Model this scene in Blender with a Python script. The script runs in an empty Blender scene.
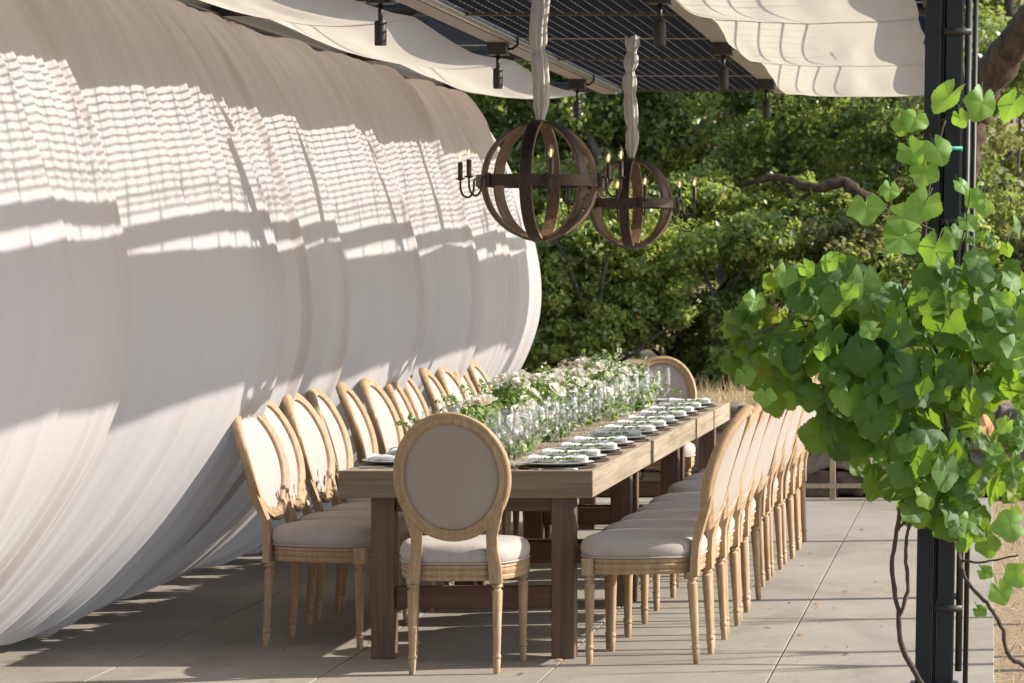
import bpy, math, random
import numpy as np
from mathutils import Vector, Matrix
random.seed(7)
RNG = np.random.default_rng(11)
S = bpy.context.scene
COL = S.collection
PI = math.pi
F, VX, VY, EYE = 3200.0, 989.5, 269.0, 1.54      # focal length in pixels, vanishing point, eye height

def W(px, py, Y):
    return ((px - VX) * Y / F, Y, EYE - (py - VY) * Y / F)

# ------------------------------------------------------------------ mesh helpers
class MB:
    def __init__(s): s.v = []; s.f = []
    def add(s, vs, fs):
        n = len(s.v); s.v.extend([tuple(map(float, p)) for p in vs]); s.f.extend([tuple(i + n for i in f) for f in fs]); return s
    def box(s, x0, x1, y0, y1, z0, z1):
        return s.add([(x0,y0,z0),(x1,y0,z0),(x1,y1,z0),(x0,y1,z0),(x0,y0,z1),(x1,y0,z1),(x1,y1,z1),(x0,y1,z1)],
              [(0,3,2,1),(4,5,6,7),(0,1,5,4),(1,2,6,5),(2,3,7,6),(3,0,4,7)])
    def tube(s, pts, r, n=10, cap=True):
        P = [Vector(p) for p in pts]; k = len(P)
        R = r if hasattr(r, '__len__') else [r] * k
        T = [(P[min(i+1,k-1)] - P[max(i-1,0)]).normalized() for i in range(k)]
        a = T[0].orthogonal().normalized(); vs = []
        for i in range(k):
            a = (a - T[i] * a.dot(T[i])).normalized(); b = T[i].cross(a)
            for j in range(n):
                t = 2*PI*j/n; vs.append(P[i] + (a*math.cos(t) + b*math.sin(t)) * R[i])
        fs = [(i*n+j, i*n+(j+1)%n, (i+1)*n+(j+1)%n, (i+1)*n+j) for i in range(k-1) for j in range(n)]
        if cap: fs += [tuple(reversed(range(n))), tuple(range((k-1)*n, k*n))]
        return s.add(vs, fs)
    def lathe(s, prof, n=20, c=(0,0,0), flute=0, fz=(0,0), fdepth=.0):
        vs = []
        for (r, z) in prof:
            for j in range(n):
                t = 2*PI*j/n; rr = r
                if flute and fz[0] < z < fz[1]: rr = r * (1 - fdepth*(0.5 - 0.5*math.cos(flute*t)))
                vs.append((c[0]+rr*math.cos(t), c[1]+rr*math.sin(t), c[2]+z))
        k = len(prof)
        fs = [(i*n+j, i*n+(j+1)%n, (i+1)*n+(j+1)%n, (i+1)*n+j) for i in range(k-1) for j in range(n)]
        if prof[0][0] > 1e-5: fs.append(tuple(reversed(range(n))))
        if prof[-1][0] > 1e-5: fs.append(tuple(range((k-1)*n, k*n)))
        return s.add(vs, fs)
    def grid(s, fn, us, vs_, flip=False):
        nu, nv = len(us), len(vs_)
        vs = [fn(u, v) for u in us for v in vs_]
        fs = [(i*nv+j, (i+1)*nv+j, (i+1)*nv+j+1, i*nv+j+1) for i in range(nu-1) for j in range(nv-1)]
        if flip: fs = [tuple(reversed(f)) for f in fs]
        return s.add(vs, fs)
    def build(s, name, mat, parent=None, smooth=True, bevel=0, auto=None):
        me = bpy.data.meshes.new(name); me.from_pydata(s.v, [], s.f); me.update()
        return link(name, me, mat, parent, smooth, bevel, auto)

def link(name, me, mat, parent=None, smooth=True, bevel=0, auto=None):
    o = bpy.data.objects.new(name, me); COL.objects.link(o)
    if mat: me.materials.append(mat)
    if smooth:
        me.polygons.foreach_set('use_smooth', [True]*len(me.polygons))
        if auto:
            me.set_sharp_from_angle(angle=math.radians(auto))
    if bevel:
        m = o.modifiers.new('bevel', 'BEVEL'); m.width = bevel; m.segments = 2; m.limit_method = 'ANGLE'
        if not smooth: pass
    if parent: o.parent = parent
    return o

def fast_mesh(name, V, Fq, mat, parent=None, smooth=True, uv=None):
    V = np.asarray(V, dtype=np.float32); Fq = np.asarray(Fq, dtype=np.int32)
    me = bpy.data.meshes.new(name); k = Fq.shape[1]
    me.vertices.add(len(V)); me.vertices.foreach_set('co', V.ravel())
    me.loops.add(Fq.size); me.loops.foreach_set('vertex_index', Fq.ravel())
    me.polygons.add(len(Fq)); me.polygons.foreach_set('loop_start', np.arange(0, Fq.size, k, dtype=np.int32))
    me.polygons.foreach_set('loop_total', np.full(len(Fq), k, dtype=np.int32))
    me.update(calc_edges=True); me.validate()
    if uv is not None:
        l = me.uv_layers.new(name='UVMap'); l.data.foreach_set('uv', np.asarray(uv, dtype=np.float32)[Fq.ravel()].ravel())
    return link(name, me, mat, parent, smooth)

def tag(o, label=None, cat=None, group=None, kind=None):
    if label: o['label'] = label
    if cat: o['category'] = cat
    if group: o['group'] = group
    if kind: o['kind'] = kind
    return o
def thing(name, label, cat, loc=(0,0,0), rz=0, group=None):
    o = bpy.data.objects.new(name, None); COL.objects.link(o); o.empty_display_size = .1
    o.location = loc; o.rotation_euler = (0,0,rz)
    return tag(o, label, cat, group)
def dup(o, parent=None, loc=None, rz=None, label=None):
    c = o.copy(); COL.objects.link(c)
    if parent: c.parent = parent
    if loc is not None: c.location = loc
    if rz is not None: c.rotation_euler = (0,0,rz)
    if label: c['label'] = label
    for ch in [x for x in o.children]: dup(ch, c)
    return c

def vnoise(x, seed=0):
    x = np.asarray(x, float); i = np.floor(x); f = x - i; f = f*f*(3-2*f)
    def h(n):
        q = np.sin(n*127.1 + seed*311.7)*43758.5453; return q - np.floor(q)
    return h(i)*(1-f) + h(i+1)*f
def vnoise2(x, y, seed=0):
    x = np.asarray(x, float); y = np.asarray(y, float); i = np.floor(x); j = np.floor(y)
    f = x-i; g = y-j; f = f*f*(3-2*f); g = g*g*(3-2*g)
    def h(a, b):
        q = np.sin(a*127.1 + b*269.5 + seed*311.7)*43758.5453; return q - np.floor(q)
    return (h(i,j)*(1-f)+h(i+1,j)*f)*(1-g) + (h(i,j+1)*(1-f)+h(i+1,j+1)*f)*g

# ------------------------------------------------------------------ materials
class NT:
    def __init__(s, name):
        s.m = bpy.data.materials.new(name); s.m.use_nodes = True; s.t = s.m.node_tree; s.n = s.t.nodes
        s.bsdf = s.n['Principled BSDF']; s.out = s.n['Material Output']
    def new(s, t, **kw):
        n = s.n.new(t)
        for k, v in kw.items():
            if k in n.inputs: n.inputs[k].default_value = v
            else: setattr(n, k, v)
        return n
    def l(s, a, b): s.t.links.new(a, b)
    def coords(s, scale=(1,1,1), kind='Object', rot=(0,0,0)):
        tc = s.new('ShaderNodeTexCoord'); mp = s.new('ShaderNodeMapping'); mp.inputs['Scale'].default_value = scale; mp.inputs['Rotation'].default_value = rot
        if kind == 'Object':
            oi = s.new('ShaderNodeObjectInfo'); ad = s.new('ShaderNodeVectorMath', operation='MULTIPLY_ADD')
            s.l(oi.outputs['Random'], ad.inputs[0]); ad.inputs[1].default_value = (3.1, 2.3, 1.7); s.l(tc.outputs[kind], ad.inputs[2]); s.l(ad.outputs[0], mp.inputs['Vector'])
        else: s.l(tc.outputs[kind], mp.inputs['Vector'])
        return mp.outputs['Vector']
    def noise(s, vec, scale=5, detail=4, rough=.55, dist=0):
        n = s.new('ShaderNodeTexNoise'); n.inputs['Scale'].default_value = scale; n.inputs['Detail'].default_value = detail
        n.inputs['Roughness'].default_value = rough; n.inputs['Distortion'].default_value = dist
        s.l(vec, n.inputs['Vector']); return n.outputs['Fac']
    def ramp(s, fac, stops):
        r = s.new('ShaderNodeValToRGB'); e = r.color_ramp.elements
        e[0].position, e[0].color = stops[0][0], (*stops[0][1], 1); e[1].position, e[1].color = stops[-1][0], (*stops[-1][1], 1)
        for p, c in stops[1:-1]:
            x = e.new(p); x.color = (*c, 1)
        s.l(fac, r.inputs['Fac']); return r.outputs['Color']
    def mix(s, fac, a, b, mode='MIX'):
        m = s.new('ShaderNodeMix', data_type='RGBA', blend_type=mode)
        if isinstance(fac, (int, float)): m.inputs[0].default_value = fac
        else: s.l(fac, m.inputs[0])
        for i, c in ((6, a), (7, b)):
            if isinstance(c, tuple): m.inputs[i].default_value = (*c, 1)
            else: s.l(c, m.inputs[i])
        return m.outputs[2]
    def bump(s, h, strength=.3, dist=.01):
        b = s.new('ShaderNodeBump'); b.inputs['Strength'].default_value = strength; b.inputs['Distance'].default_value = dist
        s.l(h, b.inputs['Height']); return b.outputs['Normal']
    def set(s, color=None, rough=None, normal=None, metal=None, **kw):
        for nm, v in (('Base Color', color), ('Roughness', rough), ('Normal', normal), ('Metallic', metal)):
            if v is None: continue
            if isinstance(v, tuple): s.bsdf.inputs[nm].default_value = (*v, 1)
            elif isinstance(v, (int, float)): s.bsdf.inputs[nm].default_value = v
            else: s.l(v, s.bsdf.inputs[nm])
        for k, v in kw.items(): s.bsdf.inputs[k.replace('_', ' ')].default_value = v
        return s.m

def plain(name, c, rough=.5, metal=0, var=.15, scale=30):
    t = NT(name); v = t.coords(); n = t.noise(v, scale, 4)
    col = t.ramp(n, [(.3, tuple(x*(1-var) for x in c)), (.7, tuple(min(1, x*(1+var)) for x in c))])
    return t.set(col, rough, t.bump(n, .15, .002), metal)

def wood(name, dark, mid, light, along, grain=40, rough=.65, wash=None, bump=.3, planks=None):
    t = NT(name); sc = [grain]*3; sc['xyz'.index(along)] = grain*.05
    v = t.coords(tuple(sc)); n = t.noise(v, 1.0, 6, .65, .6)
    big = t.noise(t.coords(tuple(x*.12 for x in sc)), 1.0, 3, .5)
    c = t.ramp(n, [(.25, dark), (.5, mid), (.75, light)])
    c = t.mix(t.ramp(big, [(.35, (.0,)*3), (.7, (.45,)*3)]), c, t.mix(.6, c, dark))
    if wash:
        w = t.noise(t.coords((60, 60, 14)), 1.0, 6, .7, .3)
        c = t.mix(t.ramp(w, [(.48, (0,)*3), (.72, (.55,)*3)]), c, wash)
    oi = t.new('ShaderNodeObjectInfo'); c = t.mix(t.ramp(oi.outputs['Random'], [(0,(0,)*3),(1,(.30,)*3)]), c, mid if not wash else dark)
    return t.set(c, rough, t.bump(n, bump, .002))

def cloth(name, c, trans=.3, fold=None, weave=900, var=.05, foldstr=.5, tcol=None):
    t = NT(name)
    base = t.noise(t.coords((3,3,3)), 1.0, 4)
    col = t.ramp(base, [(.3, tuple(x*(1-var) for x in c)), (.7, c)])
    wv = t.noise(t.coords((weave,)*3), 1.0, 2)
    nb = t.bump(wv, .12, .001)
    if fold:
        fn = t.noise(t.coords(fold), 1.0, 5, .6, .4)
        b2 = t.new('ShaderNodeBump'); b2.inputs['Strength'].default_value = foldstr; b2.inputs['Distance'].default_value = .02
        t.l(fn, b2.inputs['Height']); t.l(nb, b2.inputs['Normal']); nb = b2.outputs['Normal']
    t.set(col, .9, nb, Sheen_Weight=.15, Specular_IOR_Level=.15)
    if trans:
        tr = t.new('ShaderNodeBsdfTranslucent'); tr.inputs['Color'].default_value = (*(tcol or c), 1); t.l(nb, tr.inputs['Normal'])
        mx = t.new('ShaderNodeMixShader'); mx.inputs[0].default_value = trans
        t.l(t.bsdf.outputs[0], mx.inputs[1]); t.l(tr.outputs[0], mx.inputs[2]); t.l(mx.outputs[0], t.out.inputs['Surface'])
    return t.m

def leafmat(name, stops, trans=.35, tcol=(.25,.42,.04), rough=.45, vein=False, bright=1):
    t = NT(name); g = t.new('ShaderNodeNewGeometry')
    c = t.ramp(g.outputs['Random Per Island'], stops)
    nb = None
    if vein:
        uv = t.new('ShaderNodeUVMap'); sp = t.new('ShaderNodeSeparateXYZ'); t.l(uv.outputs[0], sp.inputs[0])
        at = t.new('ShaderNodeMath', operation='ARCTAN2'); t.l(sp.outputs[0], at.inputs[0]); t.l(sp.outputs[1], at.inputs[1])
        m1 = t.new('ShaderNodeMath', operation='MULTIPLY'); t.l(at.outputs[0], m1.inputs[0]); m1.inputs[1].default_value = 2.5/1.15
        s1 = t.new('ShaderNodeMath', operation='SINE'); t.l(m1.outputs[0], s1.inputs[0])
        a1 = t.new('ShaderNodeMath', operation='ABSOLUTE'); t.l(s1.outputs[0], a1.inputs[0])
        ln = t.new('ShaderNodeVectorMath', operation='LENGTH'); t.l(uv.outputs[0], ln.inputs[0])
        m2 = t.new('ShaderNodeMath', operation='MULTIPLY'); t.l(a1.outputs[0], m2.inputs[0]); t.l(ln.outputs['Value'], m2.inputs[1])
        v = t.ramp(m2.outputs[0], [(0.0, (.55,)*3), (.035, (0,)*3)])
        fine = t.noise(t.coords((60,60,60)), 1.0, 5)
        c = t.mix(v, c, (.22,.32,.06)); c = t.mix(t.ramp(fine, [(.4,(0,)*3),(.75,(.4,)*3)]), c, (.10,.19,.03))
        nb = t.bump(m2.outputs[0], .35, .01)
    t.set(c, rough, nb)
    tr = t.new('ShaderNodeBsdfTranslucent'); tc = t.mix(.62, c, tcol); t.l(tc, tr.inputs['Color'])
    mx = t.new('ShaderNodeMixShader'); mx.inputs[0].default_value = trans
    t.l(t.bsdf.outputs[0], mx.inputs[1]); t.l(tr.outputs[0], mx.inputs[2]); t.l(mx.outputs[0], t.out.inputs['Surface'])
    return t.m

M = {}
M['chair_wood'] = wood('washed_oak', (.24,.14,.07), (.40,.26,.14), (.52,.37,.22), 'z', 75, .6, wash=(.58,.46,.34), bump=.3)
M['linen'] = cloth('linen', (.41,.365,.33), 0, weave=700, var=.08)
for nm_ in ('linen',):
    t = NT('linen'); dn = t.noise(t.coords((7,7,7)), 1.0, 3, .5, .4); wv = t.noise(t.coords((260,260,260)), 1.0, 2); sl_ = t.noise(t.coords((90,14,14)), 1.0, 4, .7)
    c = t.ramp(sl_, [(.3,(.365,.32,.285)), (.7,(.425,.38,.345))]); b1 = t.new('ShaderNodeBump'); b1.inputs['Strength'].default_value = .35; b1.inputs['Distance'].default_value = .012; t.l(dn, b1.inputs['Height'])
    b2 = t.new('ShaderNodeBump'); b2.inputs['Strength'].default_value = .25; b2.inputs['Distance'].default_value = .002; t.l(wv, b2.inputs['Height']); t.l(b1.outputs[0], b2.inputs['Normal'])
    M['linen'] = t.set(c, .9, b2.outputs[0], Sheen_Weight=.15, Specular_IOR_Level=.15)
M['linen_back'] = cloth('linen_back', (.35,.295,.25), 0, weave=700, var=.1)
M['table_top'] = wood('weathered_table_top', (.16,.12,.08), (.30,.235,.16), (.44,.36,.26), 'y', 30, .7, bump=.5)
M['table_end'] = wood('weathered_table_end', (.10,.075,.045), (.19,.145,.088), (.27,.215,.14), 'x', 36, .7, bump=.6)
M['table_leg'] = wood('brown_stained_wood', (.055,.028,.017), (.13,.072,.045), (.21,.13,.085), 'z', 34, .6, bump=.4)
M['table_rail'] = wood('brown_stained_rail', (.05,.022,.012), (.12,.058,.034), (.19,.10,.06), 'x', 34, .6, bump=.4)
M['pale_wood'] = wood('pale_frame_wood', (.34,.25,.15), (.48,.37,.24), (.60,.48,.33), 'z', 40, .7)
M['curtain'] = cloth('curtain_cloth', (.51,.48,.475), .36, fold=(0.6, 30, 1.2), var=.04, foldstr=.05, tcol=(.76,.60,.48))
M['canopy'] = cloth('canopy_cloth', (.74,.69,.61), .48, fold=(2.5, 1.2, 2), var=.05, foldstr=.25, tcol=(.88,.78,.62))
M['sleeve'] = cloth('sleeve_cloth', (.62,.58,.54), .2, fold=(60, 60, 6), foldstr=.6)
M['napkin'] = cloth('napkin_cloth', (.66,.65,.64), .1, weave=500)
M['black_metal'] = plain('black_powder_coat', (.010,.011,.015), .42, .3)
M['dark_metal'] = plain('dark_steel', (.05,.046,.042), .5, .5)
M['beige_beam'] = plain('beige_beam_tone', (.34,.30,.24), .6, 0, .08)  # one even beige for the beam flanges and panel bars
M['gap_glint'] = plain('painted_gap_glint', (.065,.07,.085), .5, .2, .3, 60)  # colour standing in for the light seen between roof cells
M['galv'] = plain('galvanised_conduit', (.5,.51,.53), .35, .8)
M['navy'] = plain('navy_blade', (.020,.026,.046), .8, 0, .3); M['navy'].node_tree.nodes['Principled BSDF'].inputs['Specular IOR Level'].default_value = .05
M['iron'] = plain('wrought_iron', (.055,.038,.030), .5, .7, .3, 50)
M['hoop'] = wood('barrel_hoop_wood', (.07,.04,.022), (.18,.11,.06), (.32,.21,.12), 'z', 40, .6, bump=.5)
M['porcelain'] = plain('porcelain', (.66,.65,.63), .2, 0, .02)
M['charger'] = plain('dark_charger', (.07,.045,.03), .5, 0, .3)
M['steel'] = plain('cutlery_steel', (.6,.6,.6), .2, 1, .05)
M['bronze'] = plain('bulb_socket', (.06,.045,.03), .4, .6)
M['tie'] = plain('green_tie', (.0,.33,.20), .5, 0, .1)
M['bark'] = NT('oak_bark'); t = M['bark']; n_ = t.noise(t.coords((18,18,7)), 1.0, 7, .7, .5)
M['bark'] = t.set(t.ramp(n_, [(.3,(.02,.014,.009)), (.5,(.07,.042,.022)), (.72,(.16,.095,.04))]), .95, t.bump(n_, 1.0, .03))
M['greybark'] = NT('grey_bark'); t = M['greybark']; n_ = t.noise(t.coords((22,22,8)), 1.0, 6, .7, .5)
M['greybark'] = t.set(t.ramp(n_, [(.3,(.035,.028,.022)), (.6,(.11,.09,.075)), (.8,(.24,.22,.19))]), .95, t.bump(n_, 1.0, .02))
M['cane'] = plain('vine_cane', (.07,.045,.035), .9, 0, .3, 80)
M['oakleaf'] = leafmat('oak_leaves', [(0,(0.044,0.070,0.022)), (.4,(0.106,0.151,0.039)), (.75,(0.175,0.232,0.055)), (.93,(0.312,0.348,0.099)), (1,(0.400,0.232,0.110))], .45, (.50,.62,.10), .33)
M['shrubleaf'] = leafmat('shrub_leaves', [(0,(0.100,0.139,0.033)), (.5,(0.225,0.278,0.066)), (.85,(0.375,0.394,0.099)), (.96,(0.525,0.487,0.198)), (1,(0.450,0.232,0.110))], .48, (.62,.76,.12), .36)
M['shrubleaf2'] = leafmat('woodland_leaves', [(0,(0.075,0.104,0.028)), (.5,(0.175,0.209,0.055)), (.85,(0.312,0.325,0.088)), (1,(0.425,0.278,0.132))], .5, (.52,.62,.11))
M['oliveleaf'] = leafmat('dry_green_leaves', [(0,(0.100,0.128,0.039)), (.5,(0.200,0.220,0.066)), (.85,(0.325,0.302,0.110)), (1,(0.413,0.209,0.110))], .48, (.52,.52,.14))
M['vineleaf'] = leafmat('vine_leaves', [(0,(.022,.070,.014)), (.5,(.048,.125,.020)), (.85,(.10,.20,.03)), (.97,(.22,.32,.035)), (1,(.36,.26,.05))], .42, (.46,.68,.04), .55, True)
M['youngleaf'] = leafmat('young_vine_leaves', [(0,(.12,.26,.04)), (1,(.20,.36,.07))], .46, (.50,.76,.06), .5, True)
M['dryleaf'] = plain('dry_leaf', (.36,.17,.05), .7, 0, .3, 40)
M['garlandleaf'] = leafmat('garland_leaves', [(0,(.07,.13,.03)), (.4,(.16,.25,.06)), (.8,(.28,.37,.10)), (1,(.42,.46,.20))], .35, (.30,.45,.12), .4)
M['herb'] = leafmat('herb', [(0,(.05,.12,.03)), (1,(.12,.22,.05))], .3, (.2,.35,.05))
M['petal'] = cloth('white_petal', (.74,.71,.63), .35, weave=60, var=.06)
M['blush'] = cloth('blush_petal', (.76,.62,.52), .35, weave=60, var=.1)
M['straw'] = leafmat('straw', [(0,(.35,.24,.11)), (.6,(.50,.36,.18)), (1,(.62,.49,.28))], .25, (.5,.38,.2), .8)

t = NT('glass'); t.set((1,1,1), .0, None, None, IOR=1.45, Transmission_Weight=1.0)
# thin shells: let light through softly instead of black caustic shadows
gl = t.new('ShaderNodeBsdfGlossy'); gl.inputs['Roughness'].default_value = .06
tr = t.new('ShaderNodeBsdfTransparent'); tr.inputs['Color'].default_value = (.985,.99,.99,1)
lw = t.new('ShaderNodeLayerWeight'); lw.inputs['Blend'].default_value = .22
mr = t.new('ShaderNodeMapRange'); t.l(lw.outputs['Facing'], mr.inputs['Value'])
mr.inputs['From Max'].default_value = .9; mr.inputs['To Min'].default_value = .09; mr.inputs['To Max'].default_value = .92
mr.inputs['From Min'].default_value = .12
mx = t.new('ShaderNodeMixShader'); t.l(mr.outputs[0], mx.inputs[0]); t.l(tr.outputs[0], mx.inputs[1]); t.l(gl.outputs[0], mx.inputs[2])
t.l(mx.outputs[0], t.out.inputs['Surface']); M['glass'] = t.m
t = NT('lit_bulb'); t.set((1,.75,.5), .1); t.bsdf.inputs['Emission Color'].default_value = (1,.55,.25,1); t.bsdf.inputs['Emission Strength'].default_value = .9
t.bsdf.inputs['Transmission Weight'].default_value = .6; M['bulb'] = t.m
t = NT('filament'); t.set((1,.7,.4), .4); t.bsdf.inputs['Emission Color'].default_value = (1,.45,.14,1); t.bsdf.inputs['Emission Strength'].default_value = 1.6; M['filament'] = t.m

t = NT('concrete'); v = t.coords(); a = t.noise(v, .9, 5, .6); b = t.noise(t.coords((9,34,14)), 1.0, 7, .75); c3 = t.noise(v, 220, 3)
sp = t.noise(v, 26, 2, .5)
c = t.ramp(a, [(.3,(.275,.24,.19)), (.7,(.39,.345,.28))]); c = t.mix(t.ramp(b,[(.35,(.55,)*3),(.7,(0,)*3)]), c, (.15,.13,.105))
c = t.mix(t.ramp(sp,[(.24,(.5,)*3),(.34,(0,)*3)]), c, (.15,.12,.09)); c = t.mix(t.ramp(c3,[(.55,(0,)*3),(.8,(.35,)*3)]), c, (.36,.33,.29))
g = t.new('ShaderNodeNewGeometry'); c = t.mix(t.ramp(g.outputs['Random Per Island'], [(0,(0,)*3),(1,(.35,)*3)]), c, (.26,.225,.18))
st = t.noise(t.coords((1.1,.45,1)), 1.0, 5, .7, 1.2); c = t.mix(t.ramp(st, [(.52,(0,)*3),(.66,(.5,)*3)]), c, (.17,.145,.115))
M['concrete'] = t.set(c, .85, t.bump(b, .35, .004))
t = NT('soil'); v = t.coords(); a = t.noise(v, 1.6, 6, .65); b = t.noise(v, 28, 6, .75); c3 = t.noise(v, 120, 3, .6)
c = t.ramp(b, [(.3,(.15,.095,.05)), (.5,(.36,.25,.15)), (.72,(.56,.42,.27))]); c = t.mix(t.ramp(a,[(.4,(0,)*3),(.7,(.5,)*3)]), c, (.42,.31,.17))
c = t.mix(t.ramp(c3,[(.6,(0,)*3),(.7,(.6,)*3)]), c, (.55,.45,.32))
M['soil'] = t.set(c, .95, t.bump(b, 1.0, .03))
t = NT('stone'); g = t.new('ShaderNodeNewGeometry'); v = t.coords(); b = t.noise(v, 12, 7, .7, .4)
c = t.ramp(g.outputs['Random Per Island'], [(0,(.15,.12,.095)), (.35,(.27,.205,.15)), (.7,(.33,.25,.19)), (1,(.30,.28,.26))])
c = t.mix(t.ramp(b,[(.35,(.75,)*3),(.6,(0,)*3)]), c, (.11,.08,.055))
M['stone'] = t.set(c, .9, t.bump(b, .9, .03))

# ------------------------------------------------------------------ camera, world, sun
cam = bpy.data.cameras.new('camera'); co = bpy.data.objects.new('camera', cam); COL.objects.link(co)
co.location = (0, 0, EYE); co.rotation_euler = (PI/2, 0, 0)
cam.sensor_width = 36; cam.lens = F/1024*36; cam.shift_x = (512-VX)/1024; cam.shift_y = (VY-341.5)/1024
cam.clip_start = .1; cam.clip_end = 1000
cam.dof.use_dof = True; cam.dof.focus_distance = 13.3; cam.dof.aperture_fstop = 9
S.camera = co; S.cycles.transparent_max_bounces = 32; S.cycles.max_bounces = 12
SUN = Vector((1, .15, .59)).normalized()
w = bpy.data.worlds.new('World'); S.world = w; w.use_nodes = True
bg = w.node_tree.nodes['Background']; sky = w.node_tree.nodes.new('ShaderNodeTexSky'); sky.sky_type = 'NISHITA'
sky.sun_disc = False; sky.sun_elevation = math.asin(SUN.z); sky.sun_rotation = math.atan2(SUN.x, SUN.y)
w.node_tree.links.new(sky.outputs[0], bg.inputs[0]); bg.inputs[1].default_value = .135
sl = bpy.data.lights.new('sun', 'SUN'); sl.energy = 3.9; sl.angle = math.radians(.53); sl.color = (1, .945, .86)
so = bpy.data.objects.new('sun', sl); COL.objects.link(so); so.rotation_euler = (-SUN).to_track_quat('-Z', 'Y').to_euler()
so.location = SUN*30
S.view_settings.view_transform = 'Standard'; S.view_settings.look = 'None'; S.view_settings.exposure = 1.06; S.view_settings.gamma = 1

# ------------------------------------------------------------------ ground
def terrain():
    xs = np.concatenate([[-150,-90,-50,-30], np.linspace(-20, 14, 69), [20,35,60,100,160]])
    ys = np.concatenate([[-60,-20,0], np.linspace(4, 46, 85), [52,60,72,90,130,200,300]])
    def h(x, y):
        if y < 22.1: return -.03 + .015*(float(vnoise2(x*1.3, y*1.3, 3))-.5)
        z = .54 + .03*float(vnoise2(x*1.5, y*1.5, 4))
        if y > 29: z += .19*(min(y, 95)-29) + .4*(float(vnoise2(x*.2, y*.2, 5))-.5)*min(1, (y-29)/6)
        return z
    xs2 = xs; m = MB(); yy = np.sort(np.concatenate([ys, [22.09, 22.12]]))
    m.grid(lambda a, b: (a, b, h(a, b)), xs2, yy)
    tag(m.build('ground', M['soil']), kind='structure')
terrain()
m = MB(); e = [.02, -.83, -1.68, -2.53, -3.38, -4.23, -5.08]
for a, b in zip(e[1:], e[:-1]):
    m.box(a+.0025, b-.0025, 3.5, 21.55, -.1, 0)
m.box(-5.05, -.01, 3.52, 21.53, -.12, -.010)
tag(m.build('patio', M['concrete'], smooth=False, bevel=.003), kind='structure')
rng = np.random.default_rng(77); n_ = 700
P = np.stack([rng.uniform(-4, 0, n_), rng.uniform(11.6, 21.4, n_), np.full(n_, .004)], 1); a_ = rng.uniform(0, PI, n_); L_ = rng.uniform(.003, .011, n_)
u = np.stack([np.cos(a_), np.sin(a_), rng.normal(0,.15,n_)], 1)*L_[:,None]; v_ = np.stack([-np.sin(a_), np.cos(a_), rng.normal(0,.3,n_)], 1)*(L_*.45)[:,None]
V = np.stack([P-u, P-v_, P+u, P+v_], 1).reshape(-1,3)
tag(fast_mesh('leaf_litter', V, np.arange(n_*4).reshape(-1,4), M['dryleaf'], smooth=False), 'tiny crumbs of dry leaf litter scattered over the patio', 'litter', kind='stuff')

# stone wall
def rock(m, c, sx, sy, sz, seed):
    n = 6; r = np.random.default_rng(seed); off = r.random(3)*50; tilt = r.uniform(-.18,.18)
    idx = {}; vs = []
    def vid(p):
        k = tuple(p)
        if k not in idx:
            q = Vector([(x/n*2-1) for x in p]); s_ = q.normalized()*1.2; q = q*.62 + s_*.38
            q = Vector((math.copysign(min(abs(q.x),.93),q.x), math.copysign(min(abs(q.y),.93),q.y), math.copysign(min(abs(q.z),.90),q.z)))
            d = .75 + .42*float(vnoise2(q.x*1.7+off[0]+q.y, q.z*1.7+off[1]+q.y*1.3, 1)) 
            q = q*d
            x, z = q.x*sx, q.z*sz
            vs.append((c[0]+x*math.cos(tilt)-z*math.sin(tilt), c[1]+q.y*sy, c[2]+x*math.sin(tilt)+z*math.cos(tilt))); idx[k] = len(vs)-1
        return idx[k]
    fs = []
    for ax in range(3):
        for side in (0, n):
            for i in range(n):
                for j in range(n):
                    def P(a, b):
                        p = [0,0,0]; p[ax] = side; p[(ax+1)%3] = a; p[(ax+2)%3] = b; return p
                    f = [vid(P(i,j)), vid(P(i+1,j)), vid(P(i+1,j+1)), vid(P(i,j+1))]
                    fs.append(tuple(f if side else f[::-1]))
    m.add(vs, fs)
m = MB(); z = 0.0; k = 0
for row, hh in enumerate([.16, .15, .14, .15]):
    x = -9 + random.random()*.2
    while x < 4.5:
        ww = random.uniform(.17, .42); rock(m, (x+ww/2, 21.95+random.uniform(-.04,.04), z+hh/2+.0), ww*.56, .2, hh*random.uniform(.5,.66), k); k += 1; x += ww*.97
    z += hh
tag(m.build('stone_wall', M['stone'], smooth=True), 'low dry-stacked wall of brown rocks at the far edge of the patio', 'wall')

# dry grass
def blades(n, area, hmin, hmax, wd, name, mat, kind='stuff', zf=None):
    x = RNG.uniform(area[0], area[1], n); y = RNG.uniform(area[2], area[3], n); z = zf(x, y)
    h = RNG.uniform(hmin, hmax, n); a = RNG.uniform(0, PI, n); lx = RNG.normal(0, .5, n)*h; ly = RNG.normal(0, .5, n)*h
    dx, dy = np.cos(a)*wd, np.sin(a)*wd
    V = np.stack([np.stack([x-dx,y-dy,z],1), np.stack([x+dx,y+dy,z],1), np.stack([x+lx+dx*.2,y+ly,z+h],1), np.stack([x+lx-dx*.2,y+ly,z+h],1)],1).reshape(-1,3)
    o = fast_mesh(name, V, np.arange(n*4).reshape(-1,4), mat, smooth=False); tag(o, kind=kind); return o
o = blades(16000, (-7, 2, 22.3, 30), .03, .16, .004, 'dry_grass', M['straw'], zf=lambda x, y: np.full_like(x, .55))
tag(o, 'short dry straw-coloured grass on the bank behind the stone wall', 'grass')
o = blades(2500, (.03, 2.5, 11.6, 21.5), .01, .05, .004, 'soil_litter', M['straw'], zf=lambda x, y: np.full_like(x, -.025))
tag(o, 'dry straw litter scattered on the bare soil right of the patio', 'litter')

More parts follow.
